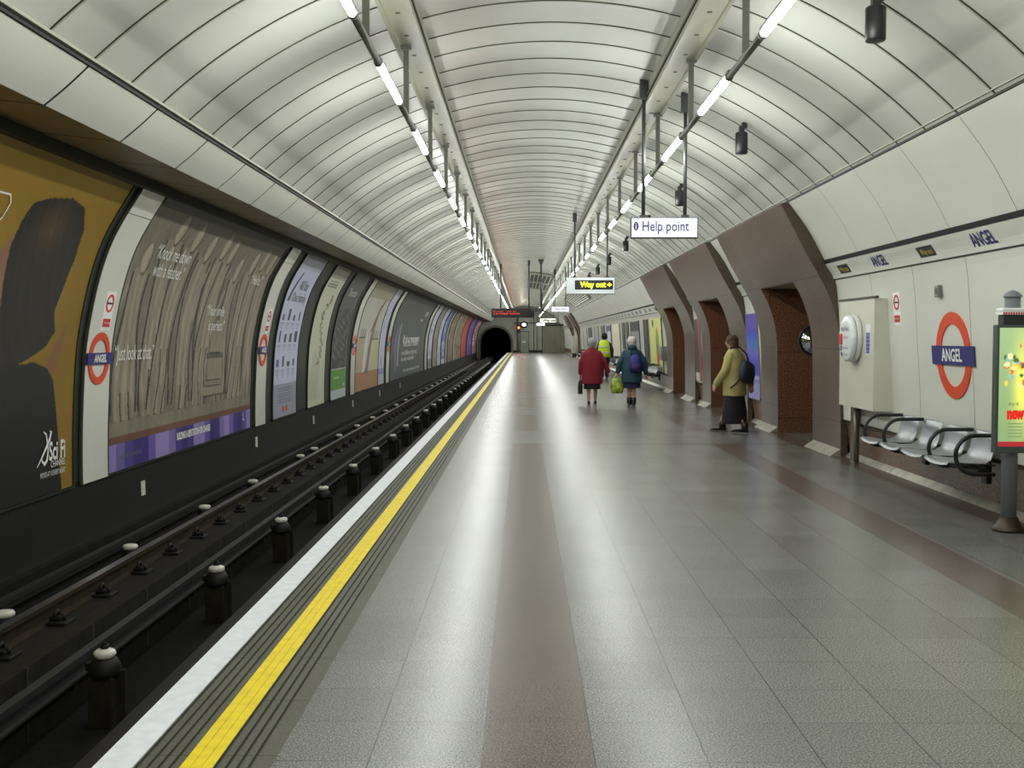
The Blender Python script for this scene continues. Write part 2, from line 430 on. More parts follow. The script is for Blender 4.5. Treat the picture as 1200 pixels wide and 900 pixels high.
# vertical joints on the ledge face
mb = MB(); y = 2.0
while y < 60:
    mb.box(-3.151, -3.146, y, y + .03, -.98, -.50); y += 1.05 + 0.25 * rng.random()
struct('trim_5', mb, GAP)

# left wall behind the posters
mb = MB(); zs = np.linspace(-.75, 3.30, 46); X, Z = LP.at(zs, 0)
nz = len(zs)
for i in range(nz - 1):
    mb.add([(X[i], Y0, Z[i]), (X[i], Y1, Z[i]), (X[i + 1], Y1, Z[i + 1]), (X[i + 1], Y0, Z[i + 1])], [(0, 1, 2, 3)], 0 if zs[i] < 0 else 1)
struct('wall_left', mb, [TRACKWALL, FRAME])

# cornice box over the posters with its panel joints, soffit below it
mb = MB()
CB, CT = (-3.285, 3.19), (-2.975, 3.455)
def cpt(t, off=0):
    x = CB[0] + (CT[0] - CB[0]) * t; z = CB[1] + (CT[1] - CB[1]) * t
    bul = 0.006 * math.sin(math.pi * t); return (x + (.65) * (bul + off), z - .75 * (bul + off))
ys = [Y0]; y = 7.537 - 14 * 1.414
while y < Y1:
    if y > Y0: ys.append(y)
    y += 1.414
ys.append(Y1)
for a, b in zip(ys, ys[1:]):
    g = .014
    for k in range(6):
        t0, t1 = k / 6, (k + 1) / 6; p0, p1 = cpt(t0), cpt(t1)
        mb.add([(p0[0], a + g, p0[1]), (p0[0], b - g, p0[1]), (p1[0], b - g, p1[1]), (p1[0], a + g, p1[1])], [(0, 1, 2, 3)], 0)
    # soffit panel below
    mb.add([(-3.99, a + g, 3.275), (-3.99, b - g, 3.275), (-3.285, b - g, 3.19), (-3.285, a + g, 3.19)], [(0, 1, 2, 3)], 1)
q0, q1 = cpt(0, -.02), cpt(1, -.02)
mb.add([(q0[0], Y0, q0[1]), (q0[0], Y1, q0[1]), (q1[0], Y1, q1[1]), (q1[0], Y0, q1[1])], [(0, 1, 2, 3)], 2)
mb.add([(-4.05, Y0, 3.30), (-4.05, Y1, 3.30), (-3.285, Y1, 3.205), (-3.285, Y0, 3.205)], [(0, 1, 2, 3)], 2)
struct('trim_6', mb, [PANEL, SOFFIT, GAP])
mb = MB(); mb.box(-4.07, -3.95, Y0, Y1, 3.17, 3.30); struct('trim_7', mb, FRAME)
# gap line and light batten between cornice and vault
mb = MB(); mb.box(-3.00, -2.958, Y0, Y1, 3.452, 3.478, 0)
mb.box(-2.962, -2.925, Y0, Y1, 3.478, 3.50, 1)
struct('trim_8', mb, [GAP, BATTEN])

# vault: panels, open seams and battens, one rib every 0.707 m
cx, cz = 0.28, 0.10
aL = math.atan2(3.485 - cz, -2.96 - cx); aR = math.atan2(3.405 - cz, 3.52 - cx)
rL = math.hypot(3.485 - cz, -2.96 - cx); rR = math.hypot(3.405 - cz, 3.52 - cx)
NA = 56
def vault(i, off=0.0):
    t = i / NA; a = aL + (aR - aL) * t; r = 4.65 + (rL - 4.65) * max(0, 1 - 4 * t) + (rR - 4.65) * max(0, 4 * t - 3) - off
    return (cx + r * math.cos(a), cz + r * math.sin(a))
secs = [(-.011, .018, 0), (.011, .018, 1), (.011, -.004, 1), (.040, -.004, 1), (.042, 0.0, 2)]
rows = []; rm = []
y = SEAM0 - 26 * PITCHY
while y < Y1:
    for dy, off, m_ in [(-.009, 0.0, 1), (-.008, -.02, 1), (.006, -.02, 1), (.008, .005, 2), (.032, .005, 2), (.034, 0.0, 0)]:
        rows.append((y + dy, off)); rm.append(m_)
    y += PITCHY
mb = MB()
pts = [vault(i, off) for (yy, off) in rows for i in range(NA + 1)]
vs = [(pts[k * (NA + 1) + i][0], rows[k][0], pts[k * (NA + 1) + i][1]) for k in range(len(rows)) for i in range(NA + 1)]
fs = []; ms = []
for k in range(len(rows) - 1):
    for i in range(NA):
        fs.append((k * (NA + 1) + i, k * (NA + 1) + i + 1, (k + 1) * (NA + 1) + i + 1, (k + 1) * (NA + 1) + i)); ms.append({0: 0, 1: 1, 2: 2}[rm[k]])
mb.v = vs; mb.f = fs; mb.m = ms; mb.sm = [False] * len(fs)
ce = struct('ceiling', mb, [CEIL, SEAM, BATTEN])
# smooth along the arc only on panels
ce.data.polygons.foreach_set('use_smooth', [m_ == 0 for m_ in ms])

# right springing line: cornice gap
mb = MB(); mb.box(3.508, 3.53, Y0, Y1, 3.39, 3.41, 0); mb.box(3.478, 3.492, Y0, Y1, 3.432, 3.442, 1)
struct('trim_9', mb, [GAP, BATTEN])

# right wall: enamel panels between the granite portals
portals = [(14.63, 19.5, 16.05, 18.25), (20.7, 25.9, 22.35, 24.75), (27.0, 32.3, 28.7, 30.95), (80.5, 85.5, 82.0, 84.0), (90.0, 95.0, 91.6, 93.6)]
segs = []; a = Y0
for p_ in portals: segs.append((a, p_[0] + .02)); a = p_[1] - .02
segs.append((a, Y1))
mb = MB(); ms_ = MB(); mf = MB()
def panel_run(mb, a, b, z0, z1, joints, mi=0, off=0.0, gap=.0045):
    ys = [a] + [y for y in joints if a + .05 < y < b - .05] + [b]
    nz = max(2, int((z1 - z0) / .07)); zs = np.linspace(z0, z1, nz + 1); X, Z = RP.at(zs, off)
    for y_a, y_b in zip(ys, ys[1:]):
        for i in range(nz):
            mb.add([(X[i], y_a + gap, Z[i]), (X[i + 1], y_a + gap, Z[i + 1]), (X[i + 1], y_b - gap, Z[i + 1]), (X[i], y_b - gap, Z[i])], [(0, 1, 2, 3)], mi)
    return mb
J = [8.95 + 1.414 * k for k in range(-15, 75)]
for a, b in segs:
    panel_run(mb, a, b, .50, 2.355, J); panel_run(mb, a, b, 2.62, 3.388, J)
    X, Z = RP.at(np.linspace(.45, 3.40, 40), -.025)
    for i in range(39): mb.add([(X[i], a, Z[i]), (X[i + 1], a, Z[i + 1]), (X[i + 1], b, Z[i + 1]), (X[i], b, Z[i])], [(0, 1, 2, 3)], 1)
    # granite skirting with the dull edging at the floor
    ms_.add([(4.38, a, .07), (4.33, a, .48), (4.33, b, .48), (4.38, b, .07)], [(0, 1, 2, 3)], 0)
    ms_.add([(4.33, a, .48), (4.27, a, .505), (4.27, b, .505), (4.33, b, .48)], [(0, 1, 2, 3)], 0)
    ms_.add([(4.315, a, 0.0), (4.39, a, .075), (4.39, b, .075), (4.315, b, 0.0)], [(0, 1, 2, 3)], 1)
struct('wall_right', mb, [PANEL, SEAM])
struct('baseboard_right', ms_, [SKIRT, BRACK])
# name frieze
mb = MB()
for a, b in segs:
    sheet(RP, a, b, 2.375, 2.575, .018, .03, .05, 0, mb)
    sheet(RP, a, b, 2.58, 2.625, .010, .03, .03, 1, mb)
    sheet(RP, a, b, 2.357, 2.372, .006, .03, .02, 2, mb)
frz = struct('trim_10', mb, [PANEL, GAP, SEAM])
for a, b in segs:
    k = -8
    while k < 24:
        yA = 9.78 + 2.828 * k; yW = 11.16 + 2.828 * k; k += 1
        if a + .5 < yA < b - .5: wall_text('ANGEL', RP, yA, 2.478, .165, LETB, frz, off=.021, bold=.004, sx=.95)
        if a + .4 < yW < b - .4 and yW < 60:
            o = sheet(RP, yW - .21, yW + .21, 2.425, 2.53, .024, .01).build('exit_plate', BLACK, frz); o['label'] = 'black plate with yellow lettering'
            if yW < 40: wall_text('Way out', RP, yW - .02, 2.477, .085, mat('yellow_letter', (206, 190, 60), .5), o, off=.027)

# granite portals round the passages to the exits
def portal(i, a, b, o1, o2, ztop=2.40, lamp=True):
    mb = MB()
    def run(ya, yb, z0, z1, off=0.0, mi=0):
        nz = max(2, int((z1 - z0) / .08)); zs = np.linspace(z0, z1, nz + 1); X, Z = PP.at(zs, 0)
        for k in range(nz): mb.add([(X[k], ya, Z[k]), (X[k + 1], ya, Z[k + 1]), (X[k + 1], yb, Z[k + 1]), (X[k], yb, Z[k])], [(0, 1, 2, 3)], mi)
    run(a, o1, -.02, 3.375); run(o2, b, -.02, 3.375); run(o1, o2, ztop, 3.375)
    zs = np.linspace(-.02, 3.375, 44); PX, PZ = PP.at(zs, 0); RX, RZ = RP.at(zs, -.03)
    for yy in (a, b):
        for k in range(43): mb.add([(PX[k], yy, PZ[k]), (RX[k] + .02, yy, RZ[k]), (RX[k + 1] + .02, yy, RZ[k + 1]), (PX[k + 1], yy, PZ[k + 1])], [(0, 1, 2, 3)], 1)
    # jambs, back wall and soffit of the passage
    zj = np.linspace(0, ztop, 30); JX, JZ = PP.at(zj, 0)
    for yy in (o1, o2): mb.add([(JX[k], yy, JZ[k]) for k in range(30)] + [(9.0, yy, ztop), (9.0, yy, 0)], [tuple(range(32))], 2)
    mb.add([(9.0, o1, 0), (9.0, o2, 0), (9.0, o2, ztop), (9.0, o1, ztop)], [(0, 1, 2, 3)], 2)
    mb.add([(JX[-1], o1, ztop), (9.0, o1, ztop), (9.0, o2, ztop), (JX[-1], o2, ztop)], [(0, 1, 2, 3)], 3)
    mb.add([(4.33, o1, 0.002), (9.0, o1, 0.002), (9.0, o2, 0.002), (4.33, o2, 0.002)], [(0, 1, 2, 3)], 4)
    mb.add([(4.05, o1, 0.0025), (4.36, o1, 0.0025), (4.36, o2, 0.0025), (4.05, o2, 0.0025)], [(0, 1, 2, 3)], 5)
    struct('trim_%d' % (11 + i), mb, [PORTAL, PORTALD, REDGRAN, SOFFIT, FLOORG, FLOORB])
    # dull sloping feet of the two piers
    for j, (ya, yb) in enumerate(((a + .03, o1 - .03), (o2 + .03, b - .03))):
        m2 = MB(); m2.add([(4.12, ya, 0), (4.12, yb, 0), (4.262, yb, .10), (4.262, ya, .10), (4.262, ya, 0), (4.262, yb, 0)], [(0, 3, 2, 1), (0, 4, 3), (1, 2, 5), (0, 1, 5, 4)])
        struct('trim_%d' % (30 + 2 * i + j), m2, BRACK)
for i, p_ in enumerate(portals): portal(i, *p_)

# end wall with the running tunnel's mouth
def end_wall(name, yy, back=False):
    mb = MB(); tc, tz, tr = -2.80, 1.00, 1.58
    inner = [(tc - tr, -1.3)] + [(tc + tr * math.cos(math.pi - math.pi * k / 24), tz + tr * math.sin(math.pi - math.pi * k / 24)) for k in range(25)] + [(tc + tr, -1.3)]
    outer = []
    for (x, z) in inner:
        if z <= -1.29: outer.append((-5.6 if x < tc else 5.2, -1.3)); continue
        d = Vector((x - tc, z - tz)); 
        t = min(((-5.6 - tc) / d.x if d.x < -1e-6 else 1e9), ((5.2 - tc) / d.x if d.x > 1e-6 else 1e9), ((5.4 - tz) / d.y if d.y > 1e-6 else 1e9))
        outer.append((tc + d.x * t, tz + d.y * t))
    corners = {}
    n = len(inner)
    mb.add([(x, yy, z) for x, z in inner] + [(x, yy, z) for x, z in outer], [(i, i + 1, n + i + 1, n + i) for i in range(n - 1)], 0)
    # fill the two upper corners the fan skips
    for i in range(n - 1):
        (x1, z1), (x2, z2) = outer[i], outer[i + 1]
        if abs(x1 - x2) > 1e-6 and abs(z1 - z2) > 1e-6:
            cxn = -5.6 if min(x1, x2) < tc - 1.0 and min(x1, x2) <= -5.59 else 5.2
            mb.add([(x1, yy, z1), (x2, yy, z2), (cxn, yy, 5.4)], [(0, 1, 2)], 0)
    # raised ring round the mouth, dark bore behind
    for i in range(n - 1):
        (x1, z1), (x2, z2) = inner[i], inner[i + 1]
        def o_(x, z, e): 
            if z <= tz: return (x + math.copysign(e, x - tc), z)
            d = Vector((x - tc, z - tz)).normalized(); return (x + d.x * e, z + d.y * e)
        a1, a2 = o_(x1, z1, .22), o_(x2, z2, .22)
        s = -0.06 if not back else .06
        mb.add([(x1, yy + s, z1), (x2, yy + s, z2), (a2[0], yy + s, a2[1]), (a1[0], yy + s, a1[1])], [(0, 1, 2, 3)], 1)
        e = 16 if not back else -8
        mb.add([(x1, yy + s, z1), (x2, yy + s, z2), (x2, yy + e, z2), (x1, yy + e, z1)], [(0, 1, 2, 3)], 2)
    e = 16 if not back else -8
    mb.add([(x, yy + e, z) for x, z in inner], [tuple(range(n))], 2)
    # dark plinth on the platform side
    if not back:
        mb.box(-1.15, 1.95, yy - .05, yy, 0, .26, 3); 
        mb.box(1.93, 2.0, yy - .10, yy, 0, 3.2, 3)
        mb.box(2.0, 4.3, yy - .04, yy, 0, 3.0, 4)
    struct(name, mb, [mat('end_wall_grey', (140, 142, 130), .5, noise=(2, .12, (1, 1, 1))), mat('tunnel_ring', (92, 90, 78), .7), mat('tunnel_bore_black', (12, 12, 12), .9), GAP, mat('end_wall_hoarding', (118, 116, 98), .6, noise=(1.5, .15, (3, 1, .4)))])
end_wall('wall_far', Y1); end_wall('wall_near', Y0, True)
# conduits and straps on the far wall
mb = MB()
for xx in (-.62, -.5, 1.1, 1.45): mb.tube([(xx, Y1 - .05, .3), (xx, Y1 - .05, 3.6)], .03, 8)
mb.box(-.9, 3.6, Y1 - .12, Y1 - .02, 2.98, 3.10)
struct('trim_50', mb, DKGREY)
d = MB(); d.box(-.30, .62, Y1 - .10, Y1 - .04, 0, 2.2, 0); d.box(-.24, .56, Y1 - .14, Y1 - .10, .05, 2.12, 1)
door = struct('door_1', d, [DKGREY, mat('grey_door', (128, 134, 122), .4)])
m2 = MB(); m2.box(-.10, .26, Y1 - .155, Y1 - .14, 1.05, 1.17); m2.build('door_sign', WHITESIGN, door)['label'] = 'small white notice'
m2 = MB(); m2.box(.46, .50, Y1 - .19, Y1 - .14, .95, 1.10); m2.build('door_handle', STEEL, door)

# ceiling beams that carry the lights
def beam(name, xa, xb):
    mb = MB(); z0, z1 = 4.36, 4.62
    mb.box(xa, xb, Y0, Y1, z0 + .03, z1, 0)
    for x_ in (xa, xb):
        mb.box(x_ - .012, x_ + .022 if x_ == xa else x_ + .012, Y0, Y1, z0, z0 + .05, 0) if x_ == xa else mb.box(x_ - .022, x_ + .012, Y0, Y1, z0, z0 + .05, 0)
        mb.box(x_ - .022, x_ - .010, Y0, Y1, z0 + .06, z0 + .09, 1) if x_ == xa else mb.box(x_ + .010, x_ + .022, Y0, Y1, z0 + .06, z0 + .09, 1)
    y = Y0 + .3
    while y < 60:
        mb.box((xa + xb) / 2 - .02, (xa + xb) / 2 + .02, y, y + .03, z0 + .024, z0 + .03, 1); y += .707
    struct(name, mb, [BEAM, SEAM])
beam('trim_51', -1.21, -.95); beam('trim_52', 1.47, 1.73)

# ventilation grilles in the far vault
def vpt(a_deg, r): a = math.radians(a_deg); return (cx + r * math.cos(a), cz + r * math.sin(a))
def grille(name, label, a0, a1, y0, y1, n, split=None):
    t = thing(name, label, 'vent grille', (0, y0, 0), group='vent grilles in the vault')
    mb = MB(); K = 8
    for k in range(K):
        p, q = vpt(a0 + (a1 - a0) * k / K, 4.61), vpt(a0 + (a1 - a0) * (k + 1) / K, 4.61)
        mb.add([(p[0], 0, p[1]), (q[0], 0, q[1]), (q[0], y1 - y0, q[1]), (p[0], y1 - y0, p[1])], [(0, 1, 2, 3)])
    mb.build('backing', GAP, t)
    m2 = MB()
    for k in range(n + 1):
        aa = a0 + (a1 - a0) * k / n; p = vpt(aa, 4.59)
        m2.box(p[0] - .02, p[0] + .02, 0, y1 - y0, p[1] - .02, p[1] + .02)
    for yy in (0, y1 - y0) + ((split - y0,) if split else ()):
        P_ = [vpt(a0 + (a1 - a0) * k / K, 4.58) for k in range(K + 1)]
        m2.tube([(p[0], yy, p[1]) for p in P_], .07, 6)
    m2.build('slats', BEAM, t)
grille('vent_grille', 'dark rectangular vent grille near the crown of the vault beyond the hanging poles', 89, 76, 53, 69, 5, 61)
grille('vent_grille', 'slatted vent grille low on the right haunch of the vault beyond the Way out sign', 60, 49, 54, 70, 8)

# ------------------------------------------------------------------ lighting rows
def light_module(x, label, cat='light'):
    t = thing('tube_light', label, cat)
    m = MB(); m.tube([(0, 0.02, 0), (0, 1.45, 0)], .030, 6, caps=False); tb = m.build('lit_tube', TUBE, t)
    m = MB(); m.tube([(0, 1.45, .0), (0, 2.695, .0)], .027, 10); m.tube([(0, 1.43, 0), (0, 1.50, 0)], .034, 10); m.tube([(0, .002, 0), (0, .05, 0)], .034, 10)
    m.box(-.018, .018, 0, 1.5, .030, .052); m.build('rail', RAILG, t)
    m = MB(); m.box(-.026, .026, 2.06, 2.085, .02, .66); m.box(-.05, .05, 2.03, 2.11, .62, .655); m.build('hanger', GALV, t)
    return t
LS = 2.70
first = light_module(0, None); index_kids()
lights = []
for side, (lx, ls, xx) in {'left': (-1.12, 8.50 - LS * 7, -1.08), 'right': (1.68, 9.0 - LS * 7, 1.62)}.items():
    k = 0; n = 0
    y = ls
    while y < Y1 - 2.8:
        o = first if not lights else dup(first)
        o.location = (lx, y, 3.72)
        if y < 7:
            o['label'] = 'lit fluorescent tube light of the %s-hand row, behind or above the camera' % side; o['group'] = '%s-hand tube lights out of the frame' % side
        elif n < 20:
            o['label'] = 'lit fluorescent tube light with hanger, %s wholly visible in the %s-hand row' % (ORD[n], side); o['group'] = '%s-hand row of tube lights' % side; n += 1
        else:
            o['label'] = 'lit fluorescent tube light in the far merging end of the %s-hand row' % side; o['group'] = 'far end of the %s-hand row of tube lights' % side
        lights.append(o); y += LS

# black cylinder speakers on the right haunch
def speaker():
    t = thing('ceiling_speaker', None, 'speaker')
    m = MB(); m.tube([(0, 0, -.30), (0, 0, -.29), (0, 0, -.06), (0, 0, -.05)], [.068, .074, .074, .06], 20); m.build('body', BLACK, t)
    m = MB(); m.tube([(0, 0, -.3005), (0, 0, -.303)], .06, 20); m.build('grille', DKGREY, t)
    m = MB(); m.box(-.03, .03, -.03, .03, -.05, .02, 0); m.box(.0, .06, -.035, .035, -.01, .06); m.tube([(0.02, 0, .0), (0.05, 0, .10)], .02, 8); m.build('bracket', BLACK, t)
    return t
sp = speaker(); index_kids()
spy = [8.1, 13.0, 18.1, 22.7, 27.5, 32.9, 37.8, 42.7, 47.6, 52.5]
splab = ['black cylinder speaker on the vault cut by the top edge of the photo', 'black cylinder speaker on the vault right of the Help point sign poles',
         'black cylinder speaker on the vault just beside the right pole of the Help point sign', 'black cylinder speaker half hidden just below-left of the Help point sign top',
         'black cylinder speaker hanging left below the Help point sign', 'small black speaker beside the right pole of the Way out sign',
         'small black speaker above the Way out sign between its poles', 'small black speaker peeping over the top edge of the Way out sign',
         'tiny dark speaker behind the Way out sign', 'tiny dark speaker far along the vault past the Way out sign']
for i, yy in enumerate(spy):
    o = sp if i == 0 else dup(sp)
    xx = 2.57; zz = cz + math.sqrt(4.65 ** 2 - (xx - cx) ** 2)
    o.location = (xx, yy, zz - .09); o['label'] = splab[i]; o['group'] = 'black speakers along the right haunch'

# ------------------------------------------------------------------ hanging signs
def ceil_z(x): return cz + math.sqrt(4.65 ** 2 - (x - cx) ** 2)
def hang_poles(t, xs, ztop_of, z0, r=.022, m=None, box=True):
    for x_ in xs:
        zc = ceil_z(x_ + t.location.x) - t.location.z
        q = MB(); q.tube([(x_, 0, z0), (x_, 0, zc - .02)], r, 10)
        if box: q.box(x_ - .05, x_ + .05, -.05, .05, zc - .22, zc + .03, 0, .006)
        else: q.tube([(x_, 0, zc - .25), (x_, 0, zc - .02)], [r, .13], 8)
        q.box(x_ - .045, x_ + .045, -.03, .03, z0 - .005, z0 + .03)
        q.build('hanging_pole', m or DKGREY, t)
def help_sign(loc, label, lit=True):
    t = thing('hanging_sign', label, 'sign', loc)
    m = MB(); m.box(-.40, .40, -.045, .045, 0, .245, 0, .008); m.build('case', DKGREY, t)
    m = MB(); m.box(-.385, .385, -.050, -.044, .012, .233); m.build('face', mat('backlit_sign_face', (222, 226, 240), .35, emit=((222, 226, 240), .28)), t)
    if lit:
        flat_text('Help point', (.01, -.051, .135), (1, 0, 0), (0, 0, 1), .165, LETB, t, bold=.002, sx=.78)
        q = MB(); vs = []; n = 24
        ring = [(-.335 + .030 * math.cos(2 * math.pi * k / n), -.052, .140 + .052 * math.sin(2 * math.pi * k / n)) for k in range(n)]
        q.add(ring, [tuple(range(n))]); ic = q.build('information_symbol', LETB, t)
        q = MB(); q.box(-.340, -.330, -.0535, -.0525, .105, .150); q.box(-.340, -.330, -.0535, -.0525, .160, .172); q.build('letter_i', WHITESIGN, ic)
    else:
        flat_text('Help point', (.0, -.051, .135), (1, 0, 0), (0, 0, 1), .165, LETB, t, sx=.78)
    hang_poles(t, (-.245, .245), None, .245)
    return t
help_sign((1.665, 13.0, 2.765), 'hanging white sign reading Help point on two dark poles')
help_sign((1.66, 49.0, 2.72), 'small distant white hanging sign below-left of the Way out sign', False)
# lit way out sign
t = thing('hanging_sign', 'hanging white sign with yellow lit words Way out and arrow on black', 'sign', (1.655, 27.0, 2.65))
m = MB(); m.box(-.605, .605, -.08, .08, 0, .42, 0, .01); m.build('case', GALV, t)
m = MB(); m.box(-.59, .59, -.086, -.079, .015, .405); m.build('face', mat('sign_face_plain', (200, 208, 208), .35, emit=((200, 208, 208), .12)), t)
m = MB(); m.box(-.385, .55, -.092, -.086, .115, .345); m.build('display', BLACK, t)
YL = mat('yellow_lit_letters', (240, 240, 60), .5, emit=((226, 240, 30), 1.4))
flat_text('Way out', (.06, -.094, .235), (1, 0, 0), (0, 0, 1), .19, YL, t, bold=.004, sx=.92)
q = MB(); q.add([(.405, -.094, .222), (.405, -.094, .248), (.455, -.094, .248), (.455, -.094, .285), (.525, -.094, .235), (.455, -.094, .185), (.455, -.094, .222)], [(0, 1, 2, 6), (3, 4, 5)][0:1] + [(3, 5, 4)]); q.build('arrow', YL, t)
hang_poles(t, (-.385, .415), None, .42, .02)
# small white way-out board and dark lit board farther on
t = thing('hanging_sign', 'far small white hanging sign with black lettering right of the red signal', 'sign', (1.72, 76.0, 2.62))
m = MB(); m.box(-.55, .55, -.05, .05, 0, .27, 0, .01); m.build('case', mat('far_white_sign', (226, 226, 214), .35, emit=((226, 226, 214), .35)), t)
flat_text('Way out', (.1, -.052, .135), (1, 0, 0), (0, 0, 1), .24, LETK, t, bold=.01)
hang_poles(t, (-.4, .4), None, .27, .02)
t = thing('hanging_sign', 'farthest dark hanging board with a short bright segment at its left end', 'sign', (2.45, 92.0, 2.50))
m = MB(); m.box(-.95, .95, -.05, .05, 0, .2, 0, .01); m.build('case', BLACK, t)
m = MB(); m.box(-1.3, -.62, -.06, .05, .08, .26); m.build('lit_segment', mat('far_lit_segment', (245, 245, 235), .35, emit=((245, 245, 235), 1.5)), t)
hang_poles(t, (-.6, .5), None, .2, .02)

# train indicator with red dots
t = thing('train_indicator', 'long black hanging train indicator with red dot lettering above the far platform', 'display', (-.42, 45.0, 2.40))
m = MB(); m.box(-.88, .88, -.10, .10, 0, .38, 0, .012); m.build('case', BLACK, t)
RD = mat('red_led', (255, 60, 30), .5, emit=((255, 58, 28), 4.0))
q = MB()
for r_, (z_, n_) in enumerate(((.225, 34), (.14, 40))):
    for k in range(n_):
        if rng.random() < (.72 if r_ else .5): q.box(-.80 + k * .028, -.80 + k * .028 + .017, -.104, -.101, z_ + rng.uniform(-.02, .0), z_ + .04)
q.build('led_text', mat('red_led_dim', (200, 50, 30), .5, emit=((200, 50, 30), .35)), t)
hang_poles(t, (-.50, .66), None, .38, .03)
t = thing('monitor_housing', 'dark flat housing on one flared pole beside the train indicator', 'monitor', (.70, 44.0, 2.62))
m = MB(); m.box(-.36, .16, -.3, .3, 0, .13, 0, .02); m.build('case', DKGREY, t)
hang_poles(t, (0.02,), None, .13, .035, None, False)

# signal and bulkhead lamp on the end wall
t = thing('signal_light', 'red signal light glowing on the end wall beside the tunnel mouth', 'signal', (-.44, Y1 - .25, 0))
m = MB(); m.tube([(0, 0, 0), (0, 0, 2.3)], .05, 10); m.build('post', GALV, t)
m = MB(); m.box(-.16, .16, -.12, .12, 2.2, 2.9, 0, .02); m.build('case', BLACK, t)
m = MB(); n_ = 10; P_ = [(.15 * math.cos(math.pi * (k - 1) / (n_ - 2)), .15 * math.sin(math.pi * (k - 1) / (n_ - 2))) for k in range(n_)]
m.add([(a, yy, 2.55 + b) for yy in (-.12, -.60) for a, b in P_], [(k, k + 1, n_ + k + 1, n_ + k) for k in range(n_ - 1)]); m.build('added_visor', BLACK, t)  # hood added to keep the red light from going up to the vault
m = MB(); m.tube([(0, -.125, 2.55), (0, -.14, 2.55)], .10, 16); m.build('red_lens', mat('red_signal', (255, 70, 30), .4, emit=((255, 52, 18), 20.0)), t)
t = thing('bulkhead_lamp', 'round bright lamp in a dark ring above the grey end door', 'lamp', (.10, Y1 - .12, 2.86))
m = MB(); m.tube([(0, -.08, 0), (0, 0.05, 0)], .34, 20); m.build('ring', BLACK, t)
m = MB(); m.ball((0, -.10, 0), (.2, .05, .13), 14); m.build('lit_glass', mat('warm_lamp', (255, 244, 214), .4, emit=((255, 240, 200), 10.0)), t)

# lamps added inside the passages to brighten their granite walls
for i, (y_, l_) in enumerate(((17.15, 'first'), (23.5, 'second'), (29.8, 'third'))):
    t = thing('added_passage_lamp', 'added ceiling lamp brightening the %s exit passage from the camera' % l_, 'lamp', (5.4, y_, 2.40))
    m = MB(); m.box(-.5, .5, -.11, .11, -.07, 0, 0, .01); m.build('case', WHITESIGN, t)
    m = MB(); m.box(-.46, .46, -.08, .08, -.085, -.07); m.build('diffuser', mat('added_passage_diffuser', (255, 250, 235), .4, emit=((255, 248, 232), 3.5 if i else .8)), t)

# convex mirror in the first passage
t = thing('convex_mirror', 'round convex mirror on the red-brown wall of the first exit passage', 'mirror', (4.84, 18.24, 1.54))
m = MB(); m.lathe([(.02, .115), (.08, .108), (.15, .088), (.21, .05), (.245, .012)], n=28, M=Matrix.Rotation(math.pi / 2, 4, 'X')); m.build('glass', mat('mirror_glass', (200, 204, 206), .03, 1.0), t)
m = MB(); m.lathe([(.245, .0), (.245, .02), (.262, .022), (.268, .0)], n=28, M=Matrix.Rotation(math.pi / 2, 4, 'X')); m.build('rim', DKGREY, t)

# ------------------------------------------------------------------ track furniture
RCL, RCR = -3.52, -2.09
def rail_mesh(x, z):
    p = [(-.036, 0), (.036, 0), (.036, -.035), (.01, -.05), (.008, -.125), (.065, -.14), (.065, -.152), (-.065, -.152), (-.065, -.14), (-.008, -.125), (-.01, -.05), (-.036, -.035)]
    mb = MB(); n = len(p)
    mb.add([(a, Y0 - 6, b) for a, b in p] + [(a, Y1 + 15, b) for a, b in p], [])
    for i in range(n):
        j = (i + 1) % n; mi = 1 if p[i][1] == 0 and p[j][1] == 0 else 0
        mb.f.append((i, j, n + j, n + i)); mb.m.append(mi); mb.sm.append(False)
    return mb
for nm, x_, lab in (('far', RCL, 'running rail farther from the platform with shiny head'), ('near', RCR, 'running rail tucked close under the platform edge')):
    t = thing('running_rail', lab, 'rail', (x_, 0, -.355 if nm == 'far' else -.51))
    rail_mesh(0, 0).build('rail_section', [RUST, RAILTOP], t)
    cl = None; y = 3.6 if nm == 'far' else 5.0
    n = 0
    while y < 66 and n < (72 if nm == 'far' else 10):
        if cl is None:
            q = MB(); q.box(.05, .20, -.09, .09, -.152, -.118, 0, .01); q.box(.06, .15, -.05, .05, -.12, -.085, 0, .012)
            q.tube([(.10, -.045, -.09), (.10, -.02, -.055), (.10, .02, -.055), (.10, .045, -.09)], .014, 8); q.tube([(.15, 0, -.12), (.15, 0, -.075)], .016, 8)
            cl = q.build('rail_clip', IRON, t); c = cl
        else:
            c = cl.copy(); COL.objects.link(c)
        c.location = (0, y, 0); y += .86; n += 1
# conductor rail at the foot of the ledge
t = thing('conductor_rail', 'grey flat-topped conductor rail running beside the pedestals in the pit', 'rail', (-3.03, 0, -.56))
m = MB(); m.box(-.035, .035, Y0 - 6, Y1 + 15, -.05, 0); m.box(-.012, .012, Y0 - 6, Y1 + 15, -.13, -.05); m.box(-.045, .045, Y0 - 6, Y1 + 15, -.145, -.13); m.build('rail_section', CRAIL, t)
m = MB(); y = 4.5
while y < 90: m.box(-.09, .03, y, y + .08, -.20, -.145); y += 2.67
m.build('support_brackets', IRON, t)
t = thing('conductor_rail', 'dark conductor rail in front of the sooty wall behind the far row of insulators', 'rail', (-4.22, 0, -.52))
m = MB(); m.box(-.035, .035, Y0 - 6, Y1 + 15, -.05, 0); m.box(-.015, .015, Y0 - 6, Y1 + 15, -.10, -.05); m.build('rail_section', mat('dark_rail', (40, 40, 38), .6, .5), t)

